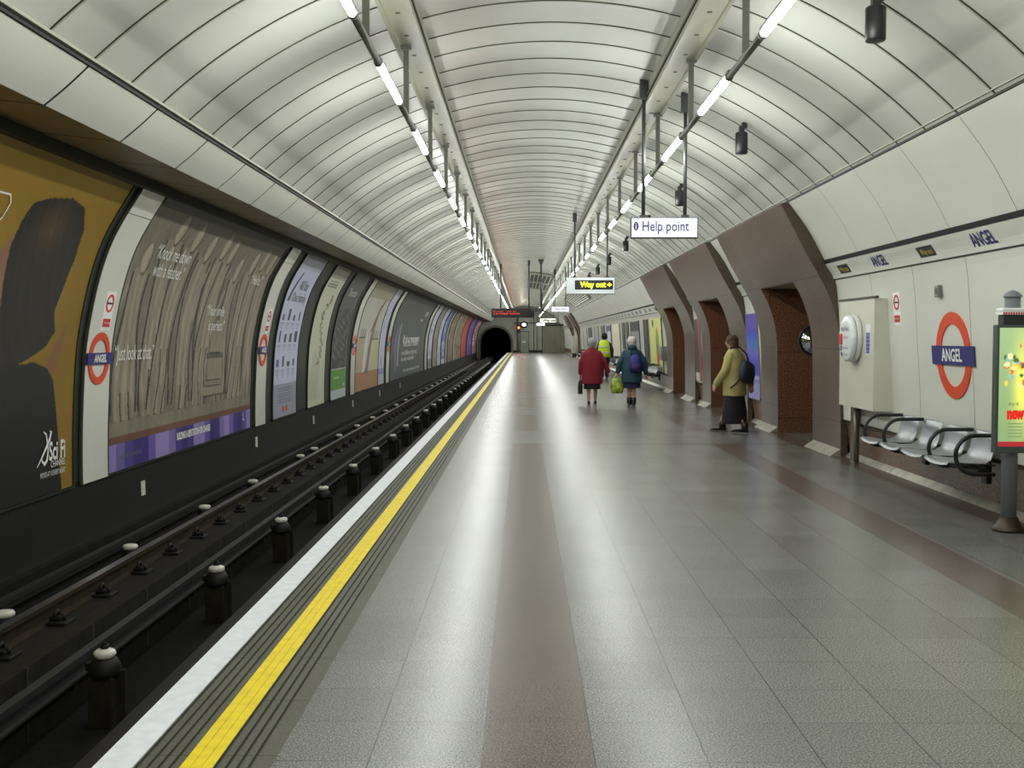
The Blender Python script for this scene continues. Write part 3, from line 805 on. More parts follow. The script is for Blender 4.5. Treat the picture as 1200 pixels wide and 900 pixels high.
def near_pot():
    t = thing('insulator_pedestal', None, 'insulator')
    m = MB(); m.box(-.085, .085, -.09, .09, -.52, -.17, 0, .012); m.build('pedestal', CONC, t)
    m = MB(); m.lathe([(.105, -.18), (.11, -.15), (.10, -.10), (.078, -.065), (.062, -.055)], n=18); m.box(-.12, -.02, -.03, .03, -.14, -.09); m.build('iron_body', IRON, t)
    m = MB(); m.lathe([(.05, -.062), (.068, -.050), (.074, -.03), (.068, -.012), (.045, 0), (.02, .004)], n=20); m.build('porcelain_cap', CERAM, t)
    m = MB(); m.tube([(0, 0, 0), (0, 0, .03)], .028, 8); m.tube([(0, 0, .03), (0, 0, .045)], .014, 8); m.build('bolt', IRON, t)
    m = MB(); m.box(.10, .14, -.02, .02, -.52, -.14); m.build('strut', CONC, t)
    return t
def far_pot():
    t = thing('rail_insulator', None, 'insulator')
    m = MB(); m.lathe([(.085, -.19), (.09, -.12), (.075, -.07), (.06, -.05)], n=14); m.build('iron_body', IRON, t)
    m = MB(); m.lathe([(.05, -.06), (.072, -.045), (.078, -.025), (.07, -.008), (.04, 0)], n=18); m.build('porcelain_cap', CERAM, t)
    return t
npot = near_pot(); fpot = far_pot(); index_kids()
y = 7.2; k = 0
while y < 92:
    o = npot if k == 0 else dup(npot); o.location = (-2.80, y, -.485); 
    if k < 16: o['label'] = 'white-capped insulator on a pedestal in the pit, %s along its row' % ORD[k]; o['group'] = 'insulator pedestals in the pit'
    else: o['label'] = 'tiny white-capped insulator far along the pit row'; o['group'] = 'far insulator pedestals'
    y += 2.67 + (.12 * math.sin(k * 1.7) if k > 3 else 0); k += 1
ys_ = [8.3, 11.0, 13.6, 16.05, 19.5, 20.8, 23.6] + [26.2 + 2.7 * k for k in range(25)]
for k, y in enumerate(ys_):
    o = fpot if k == 0 else dup(fpot); o.location = (-4.0, y, -.505)
    if k < 16: o['label'] = 'white-capped insulator beyond the far rail, %s along the sooty wall' % ORD[k]; o['group'] = 'insulators beyond the far rail'
    else: o['label'] = 'tiny white-capped insulator at the far end of the row by the sooty wall'; o['group'] = 'distant insulators beyond the far rail'
# white tags on the sooty wall
tg = None
for k, (y, z) in enumerate([(13.5, -.28), (19.3, -.26), (24.6, -.27), (30.3, -.25), (36, -.25), (42, -.25)]):
    m = MB(); sheet(LP, y - .07, y + .07, z - .09, z + .09, .012, .008, .06, 0, m)
    o = m.build('wall_tag', CERAM); tag(o, 'small white number tag on the sooty wall, %s from the camera' % ORD[k], 'tag', 'white tags on the sooty wall')

# ------------------------------------------------------------------ posters and panels on the left wall
def full(Y, c): return np.tile(np.array(c, float), (len(Y), 1))
def put(c, m, col): c[m] = col
ZT, ZB = 3.20, 0.04
def ell(Y, Z, y0, z0, ry, rz): return ((Y - y0) / ry) ** 2 + ((Z - z0) / rz) ** 2 < 1

hair = [(9.54, 2.66), (9.59, 2.79), (9.84, 2.86), (10.24, 2.91), (10.6, 2.86), (10.84, 2.66), (10.88, 2.4), (10.80, 2.1), (10.70, 1.85), (10.80, 1.66), (10.62, 1.50), (10.3, 1.40), (9.98, 1.33), (9.70, 1.33), (9.62, 1.7), (9.55, 2.05), (9.50, 2.4)]
face = [(9.70, 2.66), (9.48, 2.50), (9.30, 2.28), (9.20, 2.02), (9.24, 1.85), (9.18, 1.74), (9.26, 1.62), (9.34, 1.48), (9.55, 1.42), (9.62, 1.2), (9.90, 1.2), (9.86, 1.41), (9.70, 2.0)]
topp = [(9.2, 1.18), (9.74, 1.33), (10.42, 1.36), (10.71, 1.29), (10.86, 1.17), (10.94, .9), (11.0, 0.69), (11.08, 0.15), (11.10, -0.09), (8.5, -.09), (8.5, .9)]
hand = [(11.02, 1.78), (11.03, 1.6), (10.97, 1.42), (10.85, 1.20), (10.66, 1.30), (10.78, 1.47), (10.94, 1.62)]
def art1(Y, Z):
    n = fnoise(Y, Z, 2.2, 1); c = full(Y, (136, 106, 26)) + n[:, None] * 9
    c[:] += ((Y - 9.5) * -4)[:, None]
    m = inpoly(Y, Z, face); c[m] = np.array((138, 98, 76)) + (n[m] * 12)[:, None]
    m = inpoly(Y, Z, hand); c[m] = (122, 82, 50)
    m = inpoly(Y, Z, hair); st = (np.sin(Y * 30 + Z * 11 + 5 * n) + np.sin(Y * 57 + Z * 17))[m]; hl = np.exp(-((Y[m] - 10.15) / .3) ** 2 - ((Z[m] - 2.62) / .22) ** 2); c[m] = np.array((30, 26, 20)) + (st * 3)[:, None] + hl[:, None] * np.array((44, 30, 14))
    m = inpoly(Y, Z, topp); c[m] = (17, 18, 17)
    return c
def poster(name, lab, y0, y1, fn, z0=ZB, z1=ZT, prof=LP, cat='poster', grp=None, res=.03, frame=True, off=.02):
    t = thing(name, lab, cat, group=grp)
    o = print_sheet('printed_sheet', prof, y0, y1, z0, z1, fn, t, res=res, off=off)
    if frame:
        m = MB()
        for (a, b) in ((y0 - .04, y0 - .005), (y1 + .005, y1 + .04)): sheet(prof, a, b, z0 - .03, z1, off + .012, .03, .08, 0, m)
        sheet(prof, y0 - .04, y1 + .04, z0 - .03, z0 - .005, off + .012, .03, .03, 0, m)
        m.build('edge_frame', FRAME, t)
    return t
p1 = poster('wall_poster', 'large amber poster with back of dark-haired woman in black top', 5.2, 11.36, art1, res=.014)
wall_text('Sci Fi', LP, 10.985, .45, .26, LETW, p1, sx=.72, bold=.006)
wall_text('CHANNEL', LP, 11.0, .325, .095, LETW, p1, sx=.78)
wall_text('MOVES AT 10 EVERY NIGHT', LP, 10.88, .235, .075, LETW, p1, sx=.62)
def swoosh(pts, w, name='logo_mark'):
    m = MB(); P = [np.array(p) for p in pts]; vs = []
    for i, p in enumerate(P):
        t = P[min(i + 1, len(P) - 1)] - P[max(i - 1, 0)]; t = t / (np.hypot(*t) + 1e-9); nn = np.array((-t[1], t[0])); ww = w[i] if isinstance(w, (list, tuple)) else w
        vs += [p + nn * ww, p - nn * ww]
    zz = np.array([v[1] for v in vs]); X, Z = LP.at(zz, .028)
    m.add([(X[i], vs[i][0], Z[i]) for i in range(len(vs))], [(2 * i, 2 * i + 1, 2 * i + 3, 2 * i + 2) for i in range(len(P) - 1)])
    return m.build(name, LETW, p1)
swoosh([(10.52, .33), (10.62, .41), (10.72, .50), (10.80, .58), (10.84, .66), (10.80, .665)], [.006, .012, .018, .02, .018, .006])
swoosh([(10.66, .67), (10.72, .64), (10.75, .56), (10.77, .47), (10.745, .38), (10.69, .345), (10.64, .375), (10.62, .41)], [.006, .012, .014, .014, .018, .02, .012, .006])
swoosh([(8.9, 2.80), (9.12, 2.80), (9.19, 2.74), (9.17, 2.62), (9.05, 2.50), (8.95, 2.42)], .008)

figs = [(12.80, 2.62, .9), (13.50, 3.02, 1.0), (14.25, 2.98, .95), (14.95, 2.90, 1.0), (15.60, 2.98, .95), (16.05, 2.94, 1.0), (16.75, 2.72, .95), (17.45, 2.86, .9), (18.0, 2.96, 1.0), (18.5, 2.92, .9)]
def art2(Y, Z):
    n = fnoise(Y, Z, 5, 3); c = full(Y, (112, 106, 90)) + n[:, None] * 7
    sh = np.zeros(Y.shape)
    for k, (fy, ft, s) in enumerate(figs):
        lean = .12 * math.sin(k * 2.1); yy = Y - fy - lean * (ft - Z)
        hgt = ft - .62; rel = np.clip((Z - .62) / hgt, 0, 1)
        wd = .24 + .13 * (1 - rel) + .05 * np.sin(rel * 7 + k)
        body = (np.abs(yy) < wd) & (Z > .62) & (Z < ft - .22)
        prof_ = np.sqrt(np.clip(1 - (yy / wd) ** 2, 0, 1))
        fold = np.sin((yy / wd) * 9 + 3.2 * rel * math.cos(k) + k * 1.9 + n * 2) * (.4 + .6 * (1 - rel))
        sh[body] = (-.35 + .75 * prof_ + .42 * fold)[body] + .18
        head = ell(Y, Z, fy + lean * .1, ft - .09, .125, .17); sh[ell(Y, Z, fy + lean * .1 + .03, ft - .11, .15, .19)] = -.35; sh[head] = (1.1 - .4 * (np.abs(Y - fy) / .11))[head]
        arm = np.abs(yy - (.28 if k % 2 else -.28) - .25 * np.sin((Z - ft + .4) * 2.6)) < .055
        arm &= (Z > ft - 1.15) & (Z < ft - .32); sh[arm] = .5
        gap = (np.abs(np.abs(yy) - wd - .02) < .025) & (Z > .7) & (Z < ft - .25); sh[gap] = -1.1
        for dx in (-.14, .13):
            leg = (np.abs(yy - dx - .05 * np.sin(Z * 5 + k)) < .06) & (Z > .52) & (Z < .95 + .25 * (k % 3)); sh[leg] = .45
            lg = (np.abs(yy - dx - .075 - .05 * np.sin(Z * 5 + k)) < .02) & (Z > .56) & (Z < .95 + .25 * (k % 3)); sh[lg] = -.9
    # stepped plinth in the middle
    for (a, b, z0, z1, v) in ((16.0, 17.1, .72, .86, .5), (16.15, 16.95, .86, .95, .2), (16.2, 16.9, .95, 1.3, .42), (16.1, 17.0, 1.3, 1.36, -.4), (16.25, 16.85, 1.36, 1.7, .35)):
        m = (Y > a) & (Y < b) & (Z > z0) & (Z < z1); sh[m] = v
        m = (Y > a) & (Y < b) & (np.abs(Z - z0) < .012); sh[m] = -.9
    base = Z < .60; sh[base] = .25 + .15 * n[base]
    sh += .25 * fnoise(Y, Z, 30, 9)
    c = c + np.where(sh < 0, sh * 1.5, sh)[:, None] * np.array((46, 43, 37))
    c[(Z > 2.98)] *= .8
    m = Z < .44; c[m] = np.array((104, 70, 52)) + (n[m] * 10)[:, None]
    m = Z < .36
    band = (Y - 12.34) / 6.5; cols = [(132, 118, 176), (104, 92, 150), (70, 58, 128), (52, 38, 108), (56, 40, 116), (98, 84, 152), (142, 128, 186), (142, 128, 186), (116, 102, 160), (70, 56, 130), (48, 34, 104), (62, 48, 124), (138, 124, 182), (138, 124, 182), (92, 78, 146), (48, 34, 104), (56, 42, 114), (120, 106, 166), (142, 128, 186), (104, 90, 152), (62, 48, 122), (46, 32, 102), (84, 70, 140), (136, 122, 180)]
    idx = np.clip((band * len(cols)).astype(int), 0, len(cols) - 1); c[m] = np.array(cols)[idx[m]]
    return c
p2 = poster('wall_poster', 'large stone-relief poster of robed figures with purple striped band at its foot', 12.36, 18.84, art2, res=.018)
wall_text('\u201cJust look at that.\u201d', LP, 13.1, 1.41, .26, LETW, p2, sx=.68)
wall_text('\u201cKnock me down', LP, 13.68, 2.63, .24, LETW, p2, sx=.78)
wall_text('with a feather.\u201d', LP, 13.72, 2.42, .24, LETW, p2, sx=.78)
wall_text('\u201cYour smile', LP, 16.22, 1.99, .22, LETW, p2, sx=.88)
wall_text('is perfect.\u201d', LP, 16.40, 1.77, .22, LETW, p2, sx=.88)
wall_text('\u201cHello.\u201d', LP, 18.05, 2.54, .22, LETW, p2, sx=1.0)
wall_text('BUILDING A REPUTATION FOR CHANGE', LP, 15.6, .235, .13, LETW, p2, sx=.66, bold=.006)
wall_text('www.buildingrenewed.co.uk', LP, 13.05, .20, .10, LETG, p2, sx=.66)
wall_text('L', LP, 18.35, .26, .20, LETW, p2)
m = MB(); sheet(LP, 12.34, 18.86, 3.12, 3.25, .05, .04, .05, 0, m); m.build('top_rail', DKGREY, p2)

def art3(Y, Z):
    c = full(Y, (186, 188, 212)); u = (Y - 20.55) / 2.15
    c[Z < .68] = (146, 148, 164); c[Z > 2.92] = (168, 170, 184)
    m = inpoly(Y, Z, [(20.75, 2.30), (20.95, 2.30), (21.28, 2.85), (21.18, 2.86)]); c[m] = (84, 82, 104)
    r_ = np.random.default_rng(3)
    for z_ in (1.93, 1.50, 1.02):
        for k in range(4):
            y_ = 20.85 + k * .48; h_ = r_.uniform(.10, .26); w_ = r_.uniform(.05, .14)
            m = (np.abs(Y - y_) < w_) & (Z > z_) & (Z < z_ + h_); c[m] = (70, 66, 84) if (z_ != 1.02 or k) else (92, 64, 160)
            for q in range(3):
                m = (np.abs(Y - y_) < .16) & (np.abs(Z - (z_ - .06 - q * .045)) < .012); c[m] = (150, 150, 176)
    for k in range(4):
        m = (np.abs(Y - (20.85 + k * .48)) < .025) & (Z > .80) & (Z < .93); c[m] = (140, 138, 170)
    for k in range(6):
        m = (np.abs(Y - 21.6) < .62) & (np.abs(Z - (.60 - k * .055)) < .010); c[m] = (96, 98, 112)
    for y_ in (21.45, 21.75): c[ell(Y, Z, y_, .18, .12, .055)] = (176, 92, 60)
    return c
p3 = poster('wall_poster', 'tall lavender-white poster with rows of small dark product pictures', 20.55, 22.66, art3, res=.016)
wall_text('All for', LP, 21.85, 2.62, .28, LETG, p3, sx=1.2)
wall_text('One family', LP, 21.75, 2.38, .26, LETG, p3, sx=1.1)
def art4(Y, Z):
    c = full(Y, (188, 190, 166)) + fnoise(Y, Z, 3, 4)[:, None] * 4; r_ = np.random.default_rng(8)
    c[Z > 2.92] = (150, 150, 132)
    for z_ in (2.86, 2.80, 2.74):
        m = (np.abs(Y - 24.7) < .55) & (np.abs(Z - z_) < .014); c[m] = (120, 122, 106)
    for k in range(46):
        t_ = k / 45; y_ = 24.95 + .28 * math.sin(t_ * 7) + .25 * t_; z_ = 1.0 + 1.55 * t_
        m = ell(Y, Z, y_ + r_.uniform(-.15, .15), z_, r_.uniform(.03, .16), r_.uniform(.02, .05)); c[m] = r_.choice([96, 120, 142]) * np.array((1, 1, .9))
    m = inpoly(Y, Z, [(23.85, .55), (24.5, 1.35), (25.2, .95), (24.9, .2), (23.85, .2)]); c[m] *= .93
    return c
poster('wall_poster', 'tall cream poster with a wandering column of small grey sketches', 23.86, 25.88, art4, res=.018)
def art5(Y, Z):
    n = fnoise(Y, Z, 9, 6); n2 = fnoise(Y, Z, 34, 7); g = 62 + 70 * np.clip(n + n2 * 1.5, -.6, 1); c = np.stack([g, g, g * .97], 1)
    c[(Z > 2.35)] = (84, 86, 84); m = Z < 1.05; c[m] = c[m] * .75
    m = (Z < .78); c[m] = (176, 182, 186)
    m = (Z > .27) & (Z < .78) & (Y > 26.75) & (Y < 28.95); c[m] = (86, 140, 56)
    c[(np.abs(Z - .79) < .012)] = (200, 200, 190); c[(np.abs(Y - 26.76) < .03) | (np.abs(Y - 28.94) < .03)] = (150, 152, 146)
    return c
p5 = poster('wall_poster', 'tall grey smoky poster with a bright green panel near its foot', 26.70, 29.0, art5, res=.018)
wall_text('The truth', LP, 27.75, 2.72, .26, LETW, p5, sx=1.2); wall_text('Discover more', LP, 27.5, .58, .12, LETW, p5); wall_text('OPEN', LP, 28.6, .36, .12, LETW, p5)
def art6(Y, Z):
    c = full(Y, (178, 178, 164)) + fnoise(Y, Z, 3, 11)[:, None] * 5
    c[Z > 2.75] = (156, 152, 128)
    m = Z < .58; c[m] = (158, 116, 84)
    m = (Y > 30.7) & (Y < 32.2) & (Z < 1.55) & (Z > .58); c[m] = (164, 150, 124)
    m = (Y > 33.9) & (Z < 1.5) & (Z > .62); c[m] = (176, 174, 132)
    for p_ in ([(32.1, .60), (32.6, .60), (33.3, 1.6), (33.9, 2.6), (34.25, 2.62), (33.7, 1.5), (33.2, .62), (33.0, .5), (32.1, .5)], [(33.0, 1.7), (33.4, 1.8), (34.6, 2.75), (34.3, 2.8)]):
        m = inpoly(Y, Z, p_); c[m] = np.array((120, 98, 82)) + (fnoise(Y, Z, 14, 12)[m] * 30)[:, None]
    m = inpoly(Y, Z, [(31.9, .55), (32.3, .55), (32.75, 1.4), (32.5, 1.9), (32.2, 1.2)]); c[m] = (196, 198, 196)
    for (a, b, z_) in ((30.9, 32.2, 1.58), (33.6, 35.2, 1.55)):
        m = (Y > a) & (Y < b) & (np.abs(Z - z_) < .02); c[m] = (60, 54, 48)
        for k in range(4):
            m = (np.abs(Y - (a + .3 + k * .3)) < .05) & (Z > z_) & (Z < z_ + .26); c[m] = (84, 78, 70)
    return c
poster('wall_poster', 'wide pale poster with a brown diagonal figure and orange-brown foot', 30.62, 35.42, art6, res=.022)
def plain(col, stripes=(), seed=0, blot=None):
    def f(Y, Z):
        c = full(Y, col) + fnoise(Y, Z, 4, seed)[:, None] * 7; r_ = np.random.default_rng(seed + 1)
        u = (Y - Y.min()) / (Y.max() - Y.min())
        for (z0, z1, cc) in stripes: c[(Z > z0) & (Z < z1)] = cc
        if blot:
            for k in range(blot[1]):
                m = ((u - r_.uniform(.1, .9)) / r_.uniform(.05, .22)) ** 2 + ((Z - r_.uniform(.4, 2.9)) / r_.uniform(.04, .22)) ** 2 < 1; c[m] = np.array(blot[0]) + r_.uniform(-25, 25)
        return c
    return f
poster('wall_poster', 'narrow lavender poster right beside the wide pale one with orange foot', 35.50, 36.98, plain((180, 180, 204), ((.35, .55, (130, 132, 178)),), 2, ((160, 162, 190), 7)), res=.03)
def art7(Y, Z):
    c = full(Y, (74, 76, 74)) + fnoise(Y, Z, 2, 13)[:, None] * 3
    m = ell(Y, Z, 40.35, 1.18, .62, .85); c[m] = (104, 100, 138); m = ell(Y, Z, 40.9, 1.25, .55, .9); c[m] = (74, 76, 74)
    m = (np.abs(Y - 41.0) < .18) & (Z > .5) & (Z < 2.1); c[m] = (150, 150, 158)
    return c
p7 = poster('wall_poster', 'very wide charcoal poster with white lettering and a violet crescent', 38.65, 51.6, art7, res=.035)
wall_text('It is a moment', LP, 45.6, 1.52, .42, LETW, p7, sx=2.6, bold=.01); wall_text('that lasts a lifetime', LP, 45.6, 1.33, .30, LETW, p7, sx=2.6)
wall_text('in a different light and', LP, 45.2, .98, .26, LETW, p7, sx=2.6); wall_text('in any weather', LP, 44.6, .74, .26, LETW, p7, sx=3.2)
wall_text('for more details call now', LP, 46.2, .28, .2, LETW, p7, sx=3.2); wall_text('NEW', LP, 49.6, 2.62, .3, LETW, p7, sx=2.2); wall_text('now', LP, 48.2, 2.35, .22, LETW, p7, sx=2.4)
far = [(53.9, 56.2, (184, 186, 200), 'far white poster, first after the very wide charcoal one', ((.04, .5, (120, 122, 124)),), ((150, 150, 168), 8)),
       (56.7, 59.5, (124, 122, 110), 'far grey-olive poster between two whitish ones', (), ((150, 148, 138), 6)),
       (59.7, 62.1, (180, 184, 196), 'far narrow white poster left of the blue one', (), ((120, 124, 150), 6)),
       (62.7, 65.5, (92, 110, 170), 'far blue poster with pale blots', ((.04, .3, (190, 192, 200)),), ((170, 176, 190), 14)),
       (67.9, 73.0, (120, 98, 76), 'far brown poster, nearer of the two brown ones', (), ((150, 132, 104), 12)),
       (75.0, 82.0, (136, 116, 88), 'far tan poster left of the red one', (), ((110, 86, 64), 12)),
       (82.4, 89.0, (164, 52, 52), 'far plain red poster near the tunnel mouth', (), None),
       (91.0, 98.6, (92, 58, 136), 'far purple poster near the tunnel mouth', (), ((120, 86, 160), 6)),
       (100.5, 109.0, (142, 106, 112), 'farthest pinkish poster at the end of the left wall', (), ((190, 184, 176), 10))]
for k, (a, b, col, lab, st, bl) in enumerate(far): poster('wall_poster', lab, a, b, plain(col, st, 20 + k, bl), res=.05)

# white enamel strips between posters, with roundel and no-smoking sign
def strip(y0, y1, lab, z0=0.02, z1=3.24):
    m = MB(); sheet(LP, y0, y1, z0, z1, .035, .03, .08, 0, m); m2 = MB()
    t = thing('wall_strip', lab, 'wall panel'); m.build('enamel_panel', PANEL, t)
    sheet(LP, y0 - .012, y0 + .004, z0, z1, .037, .03, .08, 0, m2); sheet(LP, y1 - .004, y1 + .012, z0, z1, .037, .03, .08, 0, m2); m2.build('edge_trim', SEAM, t)
    m3 = MB(); sheet(LP, y0 - .01, y1 + .01, 2.93, 2.937, .037, .01, .02, 0, m3); m3.build('joint_line', SEAM, t)
    return t
sl = ['nearest white enamel strip between amber poster and stone-relief poster', 'second white enamel strip, right of the stone-relief poster', 'third white enamel strip, right of the poster with green panel',
      'fourth white enamel strip, left of the very wide charcoal poster', 'fifth white enamel strip, right of the very wide charcoal poster', 'thin far white strip right of the blue poster', 'thin far white strip between the two brown posters']
for (a, b), l_ in zip([(11.60, 12.31), (19.15, 19.90), (29.72, 30.46), (37.45, 38.32), (52.1, 53.2), (66.0, 67.0), (73.4, 74.6)], sl): strip(a, b, l_)

def annulus(prof, yc, zc, ro, ri, m, parent, name, off):
    n = 40; s = 1 if prof.inw > 0 else -1
    P = [(r * math.cos(2 * math.pi * k / n), r * math.sin(2 * math.pi * k / n)) for r in (ro, ri) for k in range(n)]
    mb = MB()
    for o_ in (off, off - .012):
        zz = np.array([p[1] for p in P]) + zc; X, Z = prof.at(zz, o_); mb.add([(X[i], yc + s * P[i][0], Z[i]) for i in range(2 * n)], [])
    for k in range(n):
        j = (k + 1) % n
        mb.f += [(k, j, n + j, n + k), (k, 2 * n + k, 2 * n + j, j), (n + k, n + j, 3 * n + j, 3 * n + k)]; mb.m += [0] * 3; mb.sm += [False] * 3
    return mb.build(name, m, parent)
def roundel(prof, yc, zc, ro, lab, wy=1.22, off=.05, text=True):
    t = thing('station_roundel', lab, 'sign', group='station name roundels')
    annulus(prof, yc, zc, ro, ro * .72, REDSIGN, t, 'ring', off)
    m = MB(); h = ro * .22; sheet(prof, yc - ro * wy, yc + ro * wy, zc - h, zc + h, off + .008, .012, .05, 0, m); b = m.build('name_bar', BLUESIGN, t)
    if text: wall_text('ANGEL', prof, yc, zc - .003, ro * .40, LETW, b, off=off + .012, bold=.0045, sx=.92)
    return t
roundel(LP, 11.95, 1.37, .29, 'small roundel sign reading ANGEL on the nearest white strip of the track wall')
roundel(LP, 19.53, 1.37, .29, 'small roundel sign reading ANGEL on the second white strip of the track wall')
roundel(LP, 30.09, 1.37, .29, 'small roundel sign reading ANGEL on the third white strip of the track wall')
roundel(LP, 37.9, 1.37, .29, 'small roundel sign reading ANGEL on the fourth white strip of the track wall')
roundel(RP, 10.80, 1.42, .43, 'big roundel sign reading ANGEL on white wall above the benches', 1.22, .012)
def nosmoke(prof, yc, zc, s, lab, off=.045):
    t = thing('no_smoking_sign', lab, 'sign', group='no smoking signs')
    m = MB(); sheet(prof, yc - s * 1.3, yc + s * 1.3, zc - s * 3.0, zc + s * 1.3, off - .006, .006, .08, 0, m); m.build('plate', WHITESIGN, t)
    annulus(prof, yc, zc, s, s * .76, LETR, t, 'ring', off)
    m = MB(); sheet(prof, yc - s * .6, yc + s * .6, zc - s * .10, zc + s * .10, off, .006, .03, 0, m); m.build('cigarette', LETK, t)
    m = MB(); sheet(prof, yc - s * 1.0, yc + s * 1.0, zc - s * 2.6, zc - s * 1.7, off, .006, .03, 0, m); b = m.build('red_plate', LETR, t)
    wall_text('No smoking', prof, yc, zc - s * 2.15, s * .34, LETW, b, off=off + .003)
nosmoke(LP, 12.03, 1.98, .10, 'red no smoking sign above the roundel on the nearest white strip')
nosmoke(LP, 19.60, 1.98, .10, 'red no smoking sign above the roundel on the second white strip')
nosmoke(RP, 12.35, 1.99, .085, 'small red no smoking sign on white wall right of help point', .012)

# ------------------------------------------------------------------ fittings on the right wall
# small metal intercom plate
t = thing('wall_socket', 'small grey metal box on the white wall above the big roundel', 'box', (0, 11.05, 0))
m = MB(); x_ = float(RP.at(2.06)[0]); m.box(x_ - .05, x_ + .03, -.05, .05, 2.00, 2.12, 0, .008); m.build('case', GALV, t)
m = MB(); m.box(x_ - .054, x_ - .049, -.03, .03, 2.03, 2.09); m.build('cover', DKGREY, t)
# help point housing
t = thing('help_point_cabinet', 'tall white box cabinet on the wall at the right edge of the granite portal', 'cabinet', (4.05, 0, 0))
mb = MB(); zs = np.linspace(.74, 2.05, 14); X = RP.at(zs, -.02)[0] - 4.05
n = len(zs)
for (ya, yb) in ((12.66, 14.02),):
    vs = [(0, ya, .74), (0, yb, .74), (0, yb, 2.05), (0, ya, 2.05)]
    mb.add(vs, [(0, 3, 2, 1)])
    for yy in (ya, yb): mb.add([(0, yy, .74), (0, yy, 2.05)] + [(X[k], yy, zs[k]) for k in range(n - 1, -1, -1)], [tuple(range(n + 2))])
    mb.add([(0, ya, 2.05), (0, yb, 2.05), (X[-1], yb, 2.05), (X[-1], ya, 2.05)], [(0, 1, 2, 3)]); mb.add([(0, ya, .74), (0, yb, .74), (X[0], yb, .74), (X[0], ya, .74)], [(0, 3, 2, 1)])
mb.build('casing', mat('cream_cabinet', (202, 203, 186), .3, noise=(2, .04, (1, 1, 1))), t)
m = MB(); m.box(-.012, .03, 12.6, 14.05, 2.05, 2.075); m.build('top_trim', SEAM, t)
t = thing('help_point', 'round white help point terminal with red button on the white cabinet', 'intercom', (4.05, 13.35, 1.585))
RX = Matrix.Rotation(-math.pi / 2, 4, 'Y')
m = MB(); m.lathe([(.275, .0), (.29, .012), (.29, .05), (.275, .062)], n=40, M=RX); m.build('base_ring', mat('warm_white_plastic', (214, 216, 210), .3), t)
m = MB(); m.lathe([(.270, .060), (.270, .068)], n=40, M=RX); m.build('gap_ring', GAP, t)
m = MB(); m.lathe([(.272, .066), (.285, .078), (.283, .112), (.262, .128), (.20, .134)], n=40, M=RX); fc = m.build('front_cover', mat('cool_white_plastic', (222, 226, 226), .25), t)
m = MB(); m.box(-.146, -.134, .10, .22, -.075, .055, 0, .004); m.build('red_button', LETR, t)
m = MB(); m.box(-.140, -.133, .12, .15, -.15, -.085); m.box(-.140, -.133, .10, .13, -.215, -.17); m.build('blue_marks', BLUESIGN, t)
flat_text('Help Point', (-.1355, 0.0, .115), (0, -1, 0), (0, 0, 1), .085, LETB, t, sx=.85)
flat_text('Emergency', (-.1355, -.04, .015), (0, -1, 0), (0, 0, 1), .045, LETR, t); flat_text('Information', (-.1355, -.03, -.115), (0, -1, 0), (0, 0, 1), .045, LETB, t); flat_text('Fire alarm', (-.1355, -.03, -.195), (0, -1, 0), (0, 0, 1), .045, LETB, t)
t = thing('notice', 'small blue notice on the cabinet right of the help point', 'sign', (4.05, 12.86, 1.55))
m = MB(); m.box(-.006, 0, -.085, .085, -.16, .20); m.build('plate', WHITESIGN, t)
m = MB(); m.box(-.009, -.006, -.065, .065, -.14, .10); b = m.build('blue_panel', mat('notice_blue', (66, 84, 170), .4), t)
for k in range(5): flat_text('In case of fire', (-.0095, 0, .07 - .045 * k), (0, -1, 0), (0, 0, 1), .026, LETW, b)
t = thing('wall_pipes', 'two thin pipes dropping below the white cabinet beside the granite', 'pipe', (4.18, 13.75, 0))
m = MB(); m.tube([(0, 0, .05), (0, 0, .76)], .022, 8); m.build('grey_pipe', GALV, t)
m = MB(); m.box(.03, .09, .12, .30, .0, .76); m.build('dark_duct', PORTALD, t)

# blue strip poster and red-edged poster in the gaps between the portals
def artb(Y, Z):
    u = (Z - .5) / 1.55; c = np.stack([70 + 40 * np.sin(u * 9) ** 2 - 40 * u, 100 - 40 * u + 30 * np.sin(u * 13), 190 - 10 * u], 1)
    c[Z < .78] = (150, 146, 200); c[(Z > .84) & (Z < .90)] = (170, 170, 214); c[Z > 1.75] = (74, 54, 160)
    return c
poster('strip_poster', 'narrow blue and violet poster between first and second granite portals', 19.68, 20.62, artb, .46, 2.03, RP, frame=False, off=.03)
def artr(Y, Z):
    c = full(Y, (52, 40, 36)); c[Z < .75] = (190, 188, 180); c[(Y < 26.3)] = (150, 36, 34); return c
poster('strip_poster', 'thin dark poster with red edge between second and third granite portals', 26.05, 26.9, artr, .55, 2.03, RP, frame=False, off=.03)
